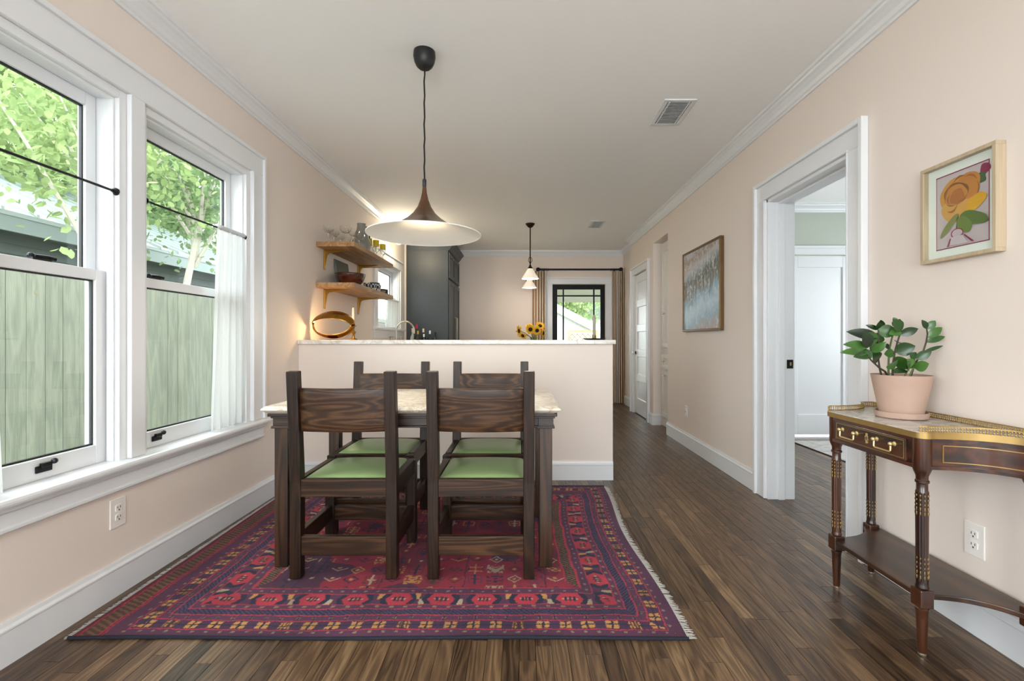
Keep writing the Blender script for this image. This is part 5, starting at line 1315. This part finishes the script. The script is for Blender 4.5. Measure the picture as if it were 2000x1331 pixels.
obj('dish', MB().lathe([(.060, 0), (.075, .002), (.092, .010), (.094, .013), (.080, .008), (.001, .005)], 32), mat('black_dish', '#1b1d20', .35), dc, smooth=True)
obj('taper', MB().lathe([(.012, .034), (.0125, .16), (.011, .196), (.006, .202)], 16), mat('grey_wax', '#a39c8e', .6, var=.06), dc, smooth=True)
obj('cup', MB().lathe([(.014, .004), (.0155, .01), (.0145, .036), (.012, .037)], 16), mat('bronze_cup', '#7a6648', .4, .7), dc, smooth=True)

# sunflowers on the island
vs = tag(obj('glass_vase', MB().lathe([(.040, 0), (.052, .01), (.050, .08), (.038, .13), (.055, .215), (.052, .215), (.035, .13), (.046, .08), (.046, .014), (.001, .012)], 28).moved(Matrix.Translation((.160, 6.25, ZW))), glass_pane('vase_glass', (.9, .94, .93)), smooth=True), 'clear glass vase holding the sunflowers', 'vase')
pet = mat('sunflower_petal', '#eab21c', .6, var=.12, vscale=30); cen = mat('sunflower_disc', '#2a1a10', .9, bmp=.5, bscale=300); sg = mat('flower_stem', '#5c7038', .6)
def sunflower(label, pxx, pyy, depth, r, face):
    hx = (pxx - 1018) / 925 * depth; hz = EYE + (664 - pyy) / 925 * depth
    s = thing('sunflower', label, 'flower', (hx, depth, hz), group='sunflowers in the glass vase')
    fd = Vector(face).normalized(); q = Vector((0, 0, 1)).rotation_difference(fd).to_matrix().to_4x4()
    obj('disc', MB().lathe([(1e-4, .010), (r * .22, .012), (r * .40, .004), (r * .40, -.004)], 18).moved(q), cen, s, smooth=True)
    m = MB(); rr = random.Random(int(pxx))
    for k in range(26):
        a = 2 * PI * k / 26 + rr.uniform(-.06, .06); r_ = r; L = r * rr.uniform(.85, 1.1); w_ = r * .17; up = rr.uniform(-.012, .012) + (.004 if k % 2 else -.004)
        ca, sa = math.cos(a), math.sin(a); P = lambda l, t_, z: (l * ca - t_ * sa, l * sa + t_ * ca, z)
        m.add([P(r * .34, -w_ * .5, 0), P(L * .7, -w_, .006 + up * .5), P(L, 0, up), P(L * .7, w_, .006 + up * .5), P(r * .34, w_ * .5, 0)], [(0, 1, 2, 3, 4)])
    obj('petals', m.moved(q), pet, s)
    base = Vector((.160 - hx, 6.25 - depth, ZW + .02 - hz)); nk = Vector((.160 - hx, 6.25 - depth, ZW + .21 - hz)) + Vector((hx - .160, 0, 0)) * .18
    obj('stem', MB().tube([-fd * .012, nk * .35 - fd * .03, nk, base], .0045, 6), sg, s, smooth=True)
    obj('sepals', MB().lathe([(.008, -.022), (r * .3, -.012), (r * .42, -.004)], 12).moved(q), sg, s)
sunflower('drooping sunflower at far left of the bunch, seen side-on', 1014, 647, 6.15, .076, (-.85, -.45, -.1))
sunflower('small sunflower hanging low on the left over the rim', 1021, 656, 6.10, .062, (-.4, -.7, -.6))
sunflower('sunflower facing us with large dark centre', 1036, 644, 6.12, .068, (-.05, -1, .1))
sunflower('upper left sunflower tilted towards the ceiling', 1033, 637, 6.30, .062, (-.3, -.5, .8))
sunflower('sunflower facing us just right of the large-centred one', 1049, 646, 6.10, .062, (.1, -1, .05))
sunflower('highest sunflower at upper right of the bunch', 1055, 637, 6.28, .068, (.2, -.75, .6))
sunflower('sunflower at right edge turned away to the right', 1061, 651, 6.18, .070, (.9, -.35, -.1))
